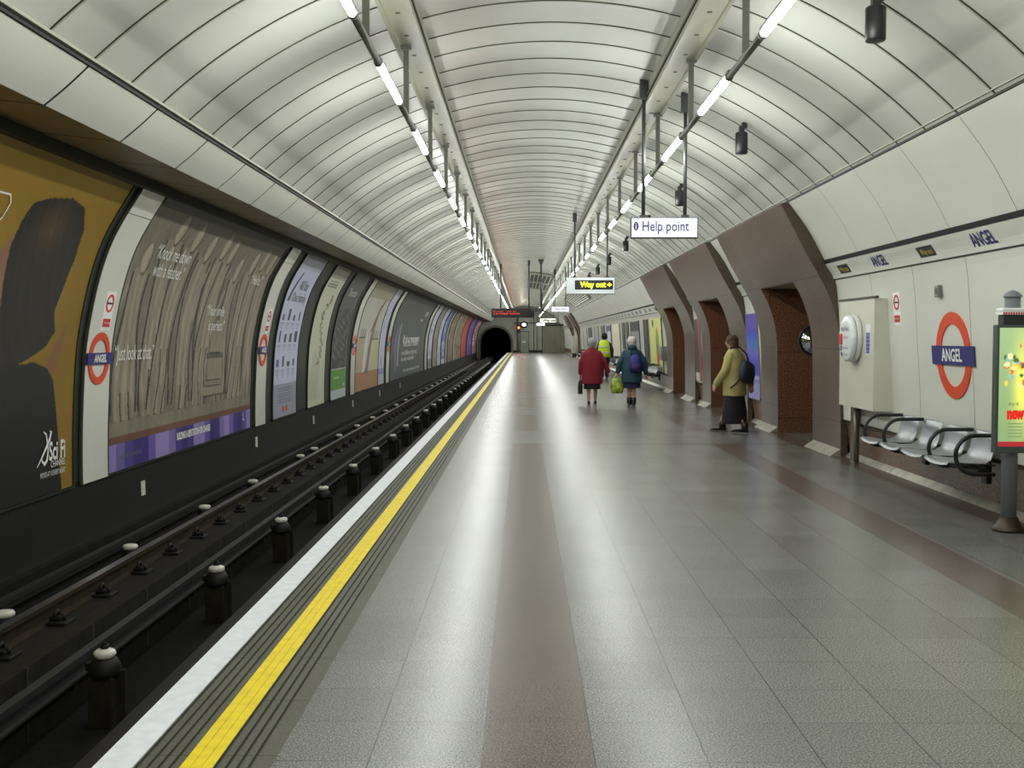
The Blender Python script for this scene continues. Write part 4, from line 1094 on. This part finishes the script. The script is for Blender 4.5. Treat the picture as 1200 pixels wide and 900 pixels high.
# posters along the far white stretch
def artyel(Y, Z):
    c = full(Y, (198, 206, 122)); c[Z < .62] = (198, 200, 184)
    m = ell(Y, Z, 34.4, 1.30, .42, .62); c[m] = (206, 120, 60); m = ell(Y, Z, 34.4, 1.30, .34, .5); c[m] = (110, 140, 80); m = ell(Y, Z, 34.4, .88, .25, .26); c[m] = (176, 56, 52)
    c[ell(Y, Z, 35.4, 2.05, .25, .12)] = (50, 60, 40); m = ell(Y, Z, 34.4, 1.25, .14, .12); c[m] = (40, 90, 60)
    return c
poster('wall_poster', 'yellow-green poster with orange and red emblem beyond the third portal', 33.2, 36.4, artyel, .52, 2.2, RP, res=.03, off=.02)
rp = [(36.9, 38.0, (44, 46, 42), 'dark narrow panel between yellow-green poster and grey door poster', ()), (39.6, 42.6, (130, 132, 132), 'grey upright poster with black head above far bench', ((1.85, 2.2, (34, 34, 36)),)),
      (43.6, 44.4, (58, 60, 56), 'first of the thin dark uprights behind the white-haired woman', ()), (45.2, 46.2, (62, 64, 60), 'second of the thin dark uprights behind the white-haired woman', ()),
      (47.6, 51.6, (208, 206, 176), 'cream poster beside the person in the yellow vest', ()), (52.4, 54.6, (196, 196, 216), 'whitish-violet poster left of the cream one on the right wall', ((1.9, 2.2, (90, 60, 130)),)),
      (56.5, 58.5, (70, 72, 66), 'dark far poster on the right wall, nearer of two', ()), (61.0, 64.0, (150, 152, 146), 'pale grey far poster on the right wall', ()), (67.0, 70.0, (66, 70, 62), 'dark far poster on the right wall, farther of two', ()), (72.0, 76.0, (168, 170, 158), 'pale far poster just before the far granite portal', ())]
for k, (a, b, col, lab, st) in enumerate(rp): poster('wall_poster', lab, a, b, plain(col, st, 60 + k), .52, 2.2, RP, res=.06, off=.02)
t = thing('wall_cupboard', 'small grey-green box on the white wall left of the third portal', 'box', (4.22, 32.75, 1.1))
m = MB(); m.box(-.10, .05, -.25, .25, -.20, .22, 0, .01); m.build('case', GALV, t)
m = MB(); m.box(-.106, -.10, -.2, .2, -.15, .17); m.build('door', mat('greygreen', (112, 122, 108), .4), t)

# ------------------------------------------------------------------ benches: each seat a bucket of pierced steel, arms of black tube
SEATM = mat('pierced_steel_seat', (150, 153, 158), .36, .75, noise=(90, .25, (1, 1, 1)))
def bench(y0, nseat, lab, arms):
    t = thing('bench', lab, 'bench', (0, y0, 0), group='platform benches')
    P = .63; L_ = nseat * P
    m = MB(); m.box(3.98, 4.06, .05, L_ - .05, .40, .46, 0, .008); m.build('support_beam', BLACK, t)
    for yy in (L_ * .2, L_ * .8):
        m = MB(); m.box(4.0, 4.27, yy - .03, yy + .03, .36, .44, 0, .006); m.box(4.22, 4.27, yy - .06, yy + .06, .26, .54, 0, .006); m.build('wall_bracket', BLACK, t)
    for s in range(nseat):
        c = (s + .5) * P; hw = P / 2 - .05; mb = MB()
        cr = [(3.70, .475), (3.72, .492), (3.80, .488), (3.92, .470), (4.03, .475), (4.09, .51), (4.125, .58), (4.15, .68), (4.165, .745), (4.18, .755)]
        n = 7; vs = []
        for o_ in (0, -.012):
            for k in range(n):
                u = -1 + 2 * k / (n - 1); e = .022 * u * u
                for (x_, z_) in cr:
                    nar = 1 - .10 * max(0, (x_ - 4.05) / .13); vs.append((x_ - (e * .8 if z_ > .56 else 0) - o_ * .5 * (z_ > .56), c + u * hw * nar, z_ + (e if z_ < .56 else 0) + o_ * (z_ < .56)))
        k_ = len(cr); fs = []
        for o_ in (0, 1):
            B = o_ * n * k_
            fs += [(B + i * k_ + j, B + (i + 1) * k_ + j, B + (i + 1) * k_ + j + 1, B + i * k_ + j + 1) for i in range(n - 1) for j in range(k_ - 1)]
        B = n * k_
        fs += [(i * k_, B + i * k_, B + (i + 1) * k_, (i + 1) * k_) for i in range(n - 1)] + [(i * k_ + k_ - 1, (i + 1) * k_ + k_ - 1, B + (i + 1) * k_ + k_ - 1, B + i * k_ + k_ - 1) for i in range(n - 1)]
        fs += [(j, j + 1, B + j + 1, B + j) for j in range(k_ - 1)] + [((n - 1) * k_ + j, B + (n - 1) * k_ + j, B + (n - 1) * k_ + j + 1, (n - 1) * k_ + j + 1) for j in range(k_ - 1)]
        mb.add(vs, fs, 0, True); st = mb.build('seat', SEATM, t)
        m = MB(); m.tube([(3.74, c - hw + .02, .468), (4.02, c - hw + .02, .452)], .012, 8); m.tube([(3.74, c + hw - .02, .468), (4.02, c + hw - .02, .452)], .012, 8); m.build('seat_bracket', BLACK, st)
    for a in arms:
        yy = a * P; pts = []
        cxx, czz, r = 3.93, .575, .17
        pts = [(4.17, yy, czz + r)] + [(cxx - r * math.sin(math.pi * k / 12), yy, czz + r * math.cos(math.pi * k / 12)) for k in range(13)] + [(4.10, yy, czz - r)]
        m = MB(); m.tube(pts, .019, 10); m.tube([(3.765, yy, .50), (4.10, yy, .485)], .010, 8); m.build('armrest', BLACK, t)
    return t
bench(9.50, 4, 'nearest bench of four pierced steel seats with black tube arms under the big roundel', [0, 1, 3, 4])
bench(33.4, 5, 'bench of steel seats just beyond the third portal under the yellow-green poster', [0, 1, 2, 4, 5])
bench(45.0, 5, 'bench of steel seats between the two women walking, by the cream poster', [0, 1, 2, 4, 5])
bench(58.0, 5, 'distant bench on the right, nearer of the two tiny ones', [0, 2, 3, 5])
bench(70.0, 5, 'distant bench on the right, farther of the two tiny ones', [0, 2, 3, 5])
t = thing('chocolate_machine', 'pale far vending machine against the right wall by the far portals', 'vending machine', (3.95, 87.5, 0))
m = MB(); m.box(-.05, .3, -.5, .5, .3, 1.7, 0, .02); m.build('case', mat('cream_case', (186, 186, 170), .4), t); m = MB(); m.box(-.03, .3, -.46, .46, 0, .3); m.build('plinth', BLACK, t)

# ------------------------------------------------------------------ lit advertising stand at the right edge
t = thing('advert_stand', 'grey pole with backlit yellow-green food advert panel cut by the right edge', 'advertising stand', (4.01, 9.01, 0))
m = MB(); m.tube([(0, 0, 0), (0, 0, .02), (0, 0, .05), (0, 0, .12)], [.13, .13, .10, .07], 20); m.build('foot', mat('dark_bronze', (62, 52, 42), .4, .5), t)
m = MB(); m.tube([(0, 0, .08), (0, 0, 1.93)], .062, 20); m.lathe([(.072, 1.925), (.074, 1.94), (.05, 1.965), (.01, 1.985)], n=20); m.build('pole', POLEG, t)
m = MB(); m.box(-.185, .215, -.15, -.065, .66, 1.70, 0, .006); m.build('case', mat('slate_frame', (74, 84, 80), .4, .3), t)
def artad(Y, Z): pass
ny, nz = 46, 110; W_, H_ = .36, .93
ys2 = np.linspace(-.165, .195, ny); zs2 = np.linspace(.715, 1.675, nz); YY, ZZ = np.meshgrid(ys2, zs2)
mb = MB(); mb.add([(a, -.152, b) for a, b in zip(YY.ravel(), ZZ.ravel())], [(i * ny + j, i * ny + j + 1, (i + 1) * ny + j + 1, (i + 1) * ny + j) for i in range(nz - 1) for j in range(ny - 1)])
ad = mb.build('advert_print', PRINTLIT, t)
a_, b_ = YY.ravel(), ZZ.ravel(); c = np.tile(np.array((132, 158, 112.)), (len(a_), 1))
c += ((b_ - 1.2) * 20)[:, None]
g = np.exp(-((a_ - .02) / .07) ** 2 - ((b_ - 1.22) / .34) ** 2); c = c * (1 - g[:, None]) + np.array((226, 222, 96.)) * g[:, None]
rr_ = np.random.default_rng(4)
for k in range(26):
    y_, z_ = rr_.normal(-.03, .045), rr_.normal(1.36, .07); m_ = ((a_ - y_) / rr_.uniform(.008, .025)) ** 2 + ((b_ - z_) / rr_.uniform(.01, .03)) ** 2 < 1
    c[m_] = [(226, 190, 60), (206, 96, 50), (236, 232, 150), (120, 170, 170), (60, 90, 50)][k % 5]
for k in range(10):
    z_ = 1.60 - k * .088; m_ = ((a_ - .115) / .026) ** 2 + ((b_ - z_) / .028) ** 2 < 1; c[m_] = [(176, 50, 50), (110, 56, 60), (84, 48, 70), (70, 50, 90)][k % 4]
for k in range(5):
    m_ = (np.abs(a_ + .03) < .06) & (np.abs(b_ - (.90 - k * .026)) < .006); c[m_] = (110, 122, 90)
c[b_ < .755] = (150, 34, 44)
paint_mesh(ad.data, c)
flat_text('new', (-.03, -.154, .98), (1, 0, 0), (0, 0, 1), .125, mat('lit_red', (214, 30, 24), .4, emit=((214, 30, 24), .3)), t, bold=.010, sx=.62)
flat_text('try it', (-.045, -.154, 1.06), (1, 0, 0), (0, 0, 1), .04, LETK, t)
m = MB(); m.box(-.13, .16, -.14, -.03, 1.70, 1.78, 0, .004); m.build('neck', BLACK, t)
m = MB()
for k in range(18): m.box(-.14 + k * .02, -.14 + k * .02 + .01, -.158, -.152, 1.782, 1.80, 1)
m.box(-.145, .22, -.152, -.02, 1.78, 1.805, 0); m.box(-.145, .22, -.150, -.02, 1.805, 1.835, 0, .012)
m.build('header', [WHITESIGN, LETR], t)

# ------------------------------------------------------------------ people
SKIN = mat('skin', (186, 140, 118), .5, noise=(8, .08, (1, 1, 1)))
def fused(name, mb, material, parent, voxel=.01, smooth=6):
    """fuse overlapping closed shapes into one continuous surface"""
    o = mb.build('tmp', material); r = o.modifiers.new('r', 'REMESH'); r.mode = 'VOXEL'; r.voxel_size = voxel; r.use_smooth_shade = True
    s = o.modifiers.new('s', 'SMOOTH'); s.factor = .5; s.iterations = smooth
    bpy.context.view_layer.update(); dg = bpy.context.evaluated_depsgraph_get()
    me = bpy.data.meshes.new_from_object(o.evaluated_get(dg)); me.name = name
    bpy.data.objects.remove(o)
    n = bpy.data.objects.new(name, me); COL.objects.link(n); n.parent = parent
    if not me.materials: me.materials.append(material)
    return n
def limb(mb, pts, rad, n=12):
    """tapered limb with rounded ends"""
    P = [Vector(p) for p in pts]; out = []; rr = []
    for i in range(len(P) - 1):
        for k in range(6):
            t = k / 6; out.append(P[i].lerp(P[i + 1], t)); rr.append(rad[i] + (rad[i + 1] - rad[i]) * t)
    out.append(P[-1]); rr.append(rad[-1]); mb.tube(out, rr, n)
    for p, r in zip(P, rad): mb.ball(p, r * .995, 10)
def hand_shape(mb, wrist, fwd, side, curl=.6, s=1.0):
    """palm, four unequal bent fingers and a thumb; fwd points down the hand, side towards the thumb"""
    w_ = Vector(wrist); f = Vector(fwd).normalized(); sd = Vector(side); sd = (sd - f * sd.dot(f)).normalized(); nrm = f.cross(sd)
    for k in range(4):
        a = w_ + sd * (.024 - .016 * k) * s + f * .01 * s; b = w_ + sd * (.032 - .021 * k) * s + f * .078 * s
        limb(mb, [a, b], [.013 * s, .0125 * s], 8)
        ln = [.070, .078, .072, .056][k] * s; p = b; d = f.copy()
        seg = [p]
        for q in range(3):
            d = (d + nrm * curl * .5).normalized(); p = p + d * ln * (.44, .32, .24)[q]; seg.append(p)
        limb(mb, seg, [.0100 * s, .0092 * s, .0085 * s, .0075 * s], 8)
    a = w_ + sd * .025 * s + f * .018 * s; b = a + (sd * .7 + f * .7).normalized() * .04 * s; c = b + (sd * .25 + f + nrm * .4).normalized() * .032 * s
    limb(mb, [a, b, c], [.013 * s, .0105 * s, .0085 * s], 8)
def head_shape(mb, c, s=1.0):
    c = Vector(c)
    mb.ball(c, (.074 * s, .094 * s, .108 * s), 18); mb.ball(c + Vector((0, .022, -.045)) * s, (.056 * s, .068 * s, .070 * s), 14)
    mb.tube([c + Vector((0, .092, .012)) * s, c + Vector((0, .108, -.018)) * s, c + Vector((0, .092, -.028)) * s], [.008 * s, .014 * s, .012 * s], 8)
    mb.ball(c + Vector((0, .082, -.058)) * s, (.026 * s, .012 * s, .010 * s), 10)
    for q in (-1, 1): mb.ball(c + Vector((q * .076, -.004, -.008)) * s, (.010 * s, .018 * s, .030 * s), 8); mb.ball(c + Vector((q * .030, .080, -.030)) * s, (.022 * s, .016 * s, .020 * s), 8)
    mb.tube([c + Vector((0, -.012, -.06)) * s, c + Vector((0, -.03, -.20)) * s], [.052 * s, .058 * s], 14)
def eyes(t, c, s=1.0):
    for q in (-1, 1):
        m = MB(); m.ball(Vector(c) + Vector((q * .031, .083, .008)) * s, .012 * s, 10); m.build('eye', mat('eye_dark', (50, 44, 40), .3), t)

def shoe(t, p, yaw, m_, s=1.0, lift=0.0, boot=0.0, name='shoe'):
    mb = MB(); R_ = Matrix.Rotation(yaw, 4, 'Z') @ Matrix.Rotation(lift, 4, 'X')
    rings = []
    prof_ = [(-.075, .030, .055), (-.05, .036, .062), (0, .036, .058), (.06, .040, .048), (.12, .042, .040), (.16, .034, .032), (.18, .016, .022)]
    n = 12; vs = []
    for (y_, hw, h) in prof_:
        for j in range(n):
            th = 2 * math.pi * j / n; v = Vector((hw * math.cos(th), y_, h * .5 + h * .5 * math.sin(th))) * s
            vs.append(R_ @ v + Vector(p))
    k = len(prof_); fs = [(i * n + j, i * n + (j + 1) % n, (i + 1) * n + (j + 1) % n, (i + 1) * n + j) for i in range(k - 1) for j in range(n)] + [tuple(range(n))[::-1], tuple((k - 1) * n + j for j in range(n))]
    mb.add(vs, fs, 0, True)
    if boot: mb.tube([Vector(p) + R_ @ Vector((0, -.03, .03)), Vector(p) + R_ @ Vector((0, -.03, .05 + boot))], [.048 * s, .052 * s], 12)
    return mb.build(name, m_, t)

def person(loc, rz, label, H, coat, hem, coatw, skirt, legs, arms, hair, shoes, boot=0, trousers=None, lean=0, skirt_w=.20, hood=False, vest=None, hairkind='short'):
    t = thing('person', label, 'person', loc, rz); k = H / 1.60
    hd = Vector((0, .03 + lean, 1.485)) * k
    sh = Vector((0, -.01 + lean * .8, 1.27)) * k
    # body: head, neck, torso, arms, legs, hands in one surface
    b = MB(); head_shape(b, hd, k)
    b.loft([(0, 0, .78 * k, .15 * k, .11 * k), (0, 0, .90 * k, .165 * k, .12 * k), (0, lean * .3, 1.05 * k, .14 * k, .10 * k), (0, lean * .6, 1.2 * k, .16 * k, .11 * k), (0, lean * .8, 1.30 * k, .13 * k, .08 * k), (0, lean * .8, 1.34 * k, .06 * k, .055 * k)], 20)
    for (hip, knee, ank) in legs: limb(b, [Vector(hip) * k, Vector(knee) * k, Vector(ank) * k], [.082 * k, .056 * k, .036 * k])
    for (s_, el, wr, fw, sd, cu) in arms:
        limb(b, [Vector((s_ * .165, -.01 + lean * .8, 1.27)) * k, Vector(el) * k, Vector(wr) * k], [.048 * k, .038 * k, .026 * k]); hand_shape(b, Vector(wr) * k, fw, sd, cu, k)
    fused('body', b, SKIN, t, .0075, 3)
    eyes(t, hd, k)
    # coat with sleeves
    c = MB(); rings = [(0, -.005, hem * k, coatw * k, coatw * .74 * k), (0, -.005, (hem + .18) * k, (coatw - .005) * k, coatw * .72 * k), (0, 0, .98 * k, (coatw * .93) * k, coatw * .68 * k), (0, lean * .5, 1.14 * k, coatw * .90 * k, .155 * k), (0, lean * .7, 1.24 * k, .205 * k, .135 * k), (0, lean * .8, 1.31 * k, .145 * k, .105 * k), (0, lean * .8, 1.375 * k, .078 * k, .075 * k)]
    c.loft(rings, 32, power=2.2)
    for (s_, el, wr, fw, sd, cu) in arms:
        e_, w_ = Vector(el) * k, Vector(wr) * k; d = (w_ - e_) * .97
        limb(c, [Vector((s_ * .148, -.01 + lean * .8, 1.245)) * k, e_, e_ + d], [.078 * k, .068 * k, .060 * k], 14)
    if hood: c.ball(Vector((0, -.085 + lean * .8, 1.36)) * k, (.115 * k, .07 * k, .065 * k), 14); c.tube([Vector((0, -.03, 1.33)) * k, Vector((0, -.02, 1.40)) * k], [.10 * k, .088 * k], 16)
    co = fused('coat', c, coat, t, .012, 6)
    if skirt:
        z0, m_ = skirt; c = MB(); c.loft([(0, 0, z0 * k, skirt_w * 1.03 * k, skirt_w * .70 * k), (0, 0, (z0 + .2) * k, skirt_w * k, skirt_w * .68 * k), (0, 0, (hem + .1) * k, .19 * k, .13 * k)], 32)
        fused('skirt', c, m_, t, .012, 3)
    if trousers:
        c = MB()
        for (hip, knee, ank) in legs: limb(c, [Vector(hip) * k, Vector(knee) * k, (Vector(ank) + Vector((0, 0, .02))) * k], [.10 * k, .078 * k, .066 * k])
        fused('trousers', c, trousers, t, .012, 3)
    if hairkind == 'short':
        h = MB(); h.ball(hd + Vector((0, -.016, .024)) * k, (.106 * k, .118 * k, .114 * k), 18); h.ball(hd + Vector((0, -.05, -.04)) * k, (.078 * k, .066 * k, .075 * k), 14)
        for q in range(26):
            a, z_ = rng.uniform(2.9, 6.5), rng.uniform(-.06, .11); r_ = math.sqrt(max(0, 1 - (z_ / .13) ** 2)); h.ball(hd + Vector((.096 * r_ * math.cos(a), .095 * r_ * math.sin(a) - .015, z_ + .012)) * k, .022 * k, 8)
    else:
        h = MB(); h.ball(hd + Vector((0, -.012, .02)) * k, (.090 * k, .106 * k, .106 * k), 18); h.ball(hd + Vector((0, -.055, -.05)) * k, (.085 * k, .06 * k, .10 * k), 14)
        for q in range(18):
            a, z_ = rng.uniform(3.2, 6.2), rng.uniform(-.12, .08); h.ball(hd + Vector((.082 * math.cos(a), .08 * math.sin(a) - .02, z_)) * k, .024 * k, 8)
    fused('hair', h, hair, t, .008, 2)
    for i, (hip, knee, ank) in enumerate(legs):
        a = Vector(ank) * k; shoe(t, (a.x, a.y + .01, max(0, a.z - .075 * k)), 0, shoes, k * 1.15, boot=boot)
    return t, co, k

REDC = mat('dark_red_wool', (122, 22, 38), .85, noise=(6, .15, (1, 1, 1)), bump=(60, .25))
TEAL = mat('teal_rain_coat', (24, 62, 76), .6, noise=(5, .2, (1, 1, 1)), bump=(14, .3))
YELC = mat('pale_yellow_wool', (172, 162, 106), .85, noise=(5, .12, (1, 1, 1)), bump=(50, .25))
DSK = mat('dark_brown_skirt', (38, 32, 32), .85); NAVY = mat('navy_skirt', (28, 36, 66), .8); AUB = mat('black_aubergine_skirt', (30, 20, 28), .85, bump=(12, .4))
GREYH = mat('grey_hair', (150, 150, 150), .8, bump=(90, .6)); WHITEH = mat('white_hair', (206, 202, 198), .8, bump=(90, .6)); BRH = mat('brown_hair', (74, 56, 38), .8, bump=(90, .6)); BLKH = mat('black_hair', (30, 26, 24), .8, bump=(90, .6))
SHB = mat('black_shoe_leather', (22, 20, 20), .4)
stand = [((-.09, 0, .80), (-.085, .03, .43), (-.08, -.02, .085)), ((.09, 0, .80), (.085, .06, .43), (.085, .10, .085))]
t, co, k = person((1.64, 25.95, 0), 0.0, 'grey-haired person in a dark red coat walking away with a black bag', 1.57, REDC, .50, .255, (.37, DSK),
    stand, [(-1, (-.265, -.03, 1.02), (-.285, .02, .76), (0, .1, -1), (.3, 1, 0), .9), (1, (.29, -.02, 1.03), (.385, .05, .80), (.25, .1, -1), (-.3, 1, 0), .5)], GREYH, SHB)
seam = MB(); seam.box(-.004, .004, -.20, -.15, .52 * k, .85 * k); 
t2, co2, k2 = person((2.52, 25.35, 0), 0.0, 'white-haired person in a teal coat walking away with a blue backpack', 1.60, TEAL, .55, .245, (.42, NAVY),
    [((-.07, 0, .80), (-.05, .04, .43), (-.05, .05, .085)), ((.07, 0, .80), (.05, .0, .43), (.045, -.03, .085))],
    [(-1, (-.27, -.02, 1.03), (-.32, .03, .79), (-.1, .1, -1), (.3, 1, 0), 1.1), (1, (.29, -.03, 1.02), (.33, .03, .76), (.05, .1, -1), (-.3, 1, 0), .6)], WHITEH, SHB, boot=.14, hood=True)
t3, co3, k3 = person((3.55, 18.35, 0), math.radians(52), 'brown-haired person in a pale yellow coat striding past the granite portals', 1.64, YELC, .60, .235, (.15, AUB),
    [((-.08, 0, .80), (-.07, -.04, .44), (-.06, -.20, .085)), ((.08, 0, .80), (.075, .18, .45), (.07, .27, .085))],
    [(-1, (-.26, .04, 1.01), (-.27, .19, .80), (-.1, .5, -.9), (.3, 0, 1), .9), (1, (.24, -.12, 1.02), (.26, -.16, .78), (.05, -.1, -1), (-.3, 1, 0), .6)], BRH, SHB, boot=.12, skirt_w=.27, lean=.03, hairkind='bob')
VEST = mat('hi_vis_yellow', (206, 232, 40), .6, emit=None)
t4, co4, k4 = person((3.12, 42.0, 0), math.radians(-8), 'distant dark-haired person in a yellow high-visibility vest and dark sleeves', 1.74, mat('dark_jacket', (30, 36, 46), .8), .74, .215, None,
    stand, [(-1, (-.25, .02, 1.03), (-.20, .20, .90), (.2, 1, 0), (0, 0, 1), .8), (1, (.27, -.02, 1.02), (.26, .04, .77), (.05, .1, -1), (-.3, 1, 0), .6)], BLKH, SHB, trousers=mat('dark_trousers', (28, 30, 38), .8))
v = MB(); kk = k4
v.loft([(0, 0, .76 * kk, .236 * kk, .178 * kk), (0, 0, .98 * kk, .222 * kk, .168 * kk), (0, 0, 1.14 * kk, .215 * kk, .172 * kk), (0, 0, 1.27 * kk, .20 * kk, .152 * kk), (0, 0, 1.335 * kk, .14 * kk, .12 * kk), (0, 0, 1.37 * kk, .09 * kk, .09 * kk)], 32, power=2.2)
v.build('vest', VEST, t4)
v = MB()
for z_ in (.90, 1.10): v.loft([(0, 0, z_ * kk, .2295 * kk, .1765 * kk), (0, 0, (z_ + .05) * kk, .2255 * kk, .177 * kk)], 32, power=2.2)
v.build('reflective_bands', mat('silver_band', (200, 204, 190), .4), t4)

# things they carry
def wpt(tt, p): return Matrix.Translation(tt.location) @ Matrix.Rotation(tt.rotation_euler.z, 4, 'Z') @ Vector(p)
p = wpt(t, (-.285 * k, .03, .66 * k))
b = thing('handbag', 'black shoulder bag hanging from the left hand of the person in the red coat', 'bag', p)
m = MB(); m.loft([(0, 0, -.40, .045, .10), (0, 0, -.38, .06, .135), (0, 0, -.22, .058, .14), (0, 0, -.08, .035, .12), (0, 0, -.06, .02, .11)], 24, power=3); m.build('bag_body', BLACK, b)
m = MB(); m.tube([(0, -.09, -.08), (0, -.05, .02), (0, 0, .055), (0, .05, .02), (0, .09, -.08)], .009, 8); m.build('handle', BLACK, b)
p = wpt(t2, (-.345 * k2, .04, .69 * k2))
b = thing('carrier_bag', 'green and yellow plastic carrier bag hanging between the two walking women', 'bag', p)
m = MB(); rings = []
for z_, rx, ry in [(-.40, .09, .05), (-.385, .135, .075), (-.28, .155, .085), (-.16, .14, .075), (-.07, .10, .05), (-.04, .08, .03)]: rings.append((0, 0, z_, rx, ry))
m.loft(rings, 30, power=2.6)
for i, v_ in enumerate(m.v): j = .012 * math.sin(v_[2] * 60 + v_[0] * 40); m.v[i] = (v_[0] + j, v_[1] + j * .7, v_[2])
m.build('bag_body', mat('carrier_plastic', (150, 172, 62), .35, noise=(9, .65, (1, 1, 1)), bump=(25, .4)), b)
m = MB(); m.tube([(-.07, 0, -.05), (-.03, 0, .02), (0, 0, .045), (.03, 0, .02), (.07, 0, -.05)], [.02, .012, .009, .012, .02], 8); m.build('handle', mat('carrier_handle', (190, 200, 120), .4), b)
p = wpt(t2, (.06, -.175 * k2, .98 * k2))
b = thing('backpack', 'bright blue backpack on the back of the person in the teal coat', 'bag', p)
m = MB(); m.loft([(0, 0, -.20, .09, .035), (0, -.01, -.18, .125, .06), (0, -.03, -.05, .14, .095), (0, -.02, .12, .125, .08), (0, 0, .20, .085, .05), (0, 0, .225, .04, .025)], 28, power=2.8); m.build('main_pack', mat('bright_blue_nylon', (34, 36, 122), .5, bump=(20, .3)), b)
m = MB(); m.loft([(0.01, -.085, -.17, .08, .03), (0.01, -.10, -.12, .095, .045), (0.01, -.10, .0, .09, .04), (0.01, -.085, .03, .07, .02)], 24, power=3); m.build('front_pocket', mat('dark_purple_nylon', (50, 26, 84), .5), b)
for q in (-1, 1):
    m = MB(); m.tube([(q * .08, .0, .20), (q * .10, .03, .27), (q * .11, .12, .30)], .018, 8); m.build('strap', mat('strap_navy', (26, 28, 70), .6), b)
p = wpt(t3, (-.04, -.24 * k3, .99 * k3))
b = thing('shoulder_bag', 'dark slate shoulder bag slung over the back of the person in the yellow coat', 'bag', p, t3.rotation_euler.z)
m = MB(); m.loft([(0, 0, -.17, .13, .05), (0, 0, -.15, .19, .075), (0, 0, 0, .215, .09), (0, 0, .15, .18, .065), (0, 0, .175, .12, .035)], 28, power=2.8)
Mx = Matrix.Rotation(math.radians(18), 4, 'Y'); m.v = [tuple(Mx @ Vector(q)) for q in m.v]; m.build('bag_body', mat('slate_bag', (42, 48, 60), .7, bump=(20, .3)), b)
m = MB(); m.tube([(.14, .02, .10), (.17, .10, .30), (.10, .20, .42)], .015, 8); m.tube([(-.15, .02, -.06), (-.22, .08, -.18), (-.24, .18, -.26)], .015, 8); m.build('strap', mat('strap_dark', (34, 34, 40), .7), b)
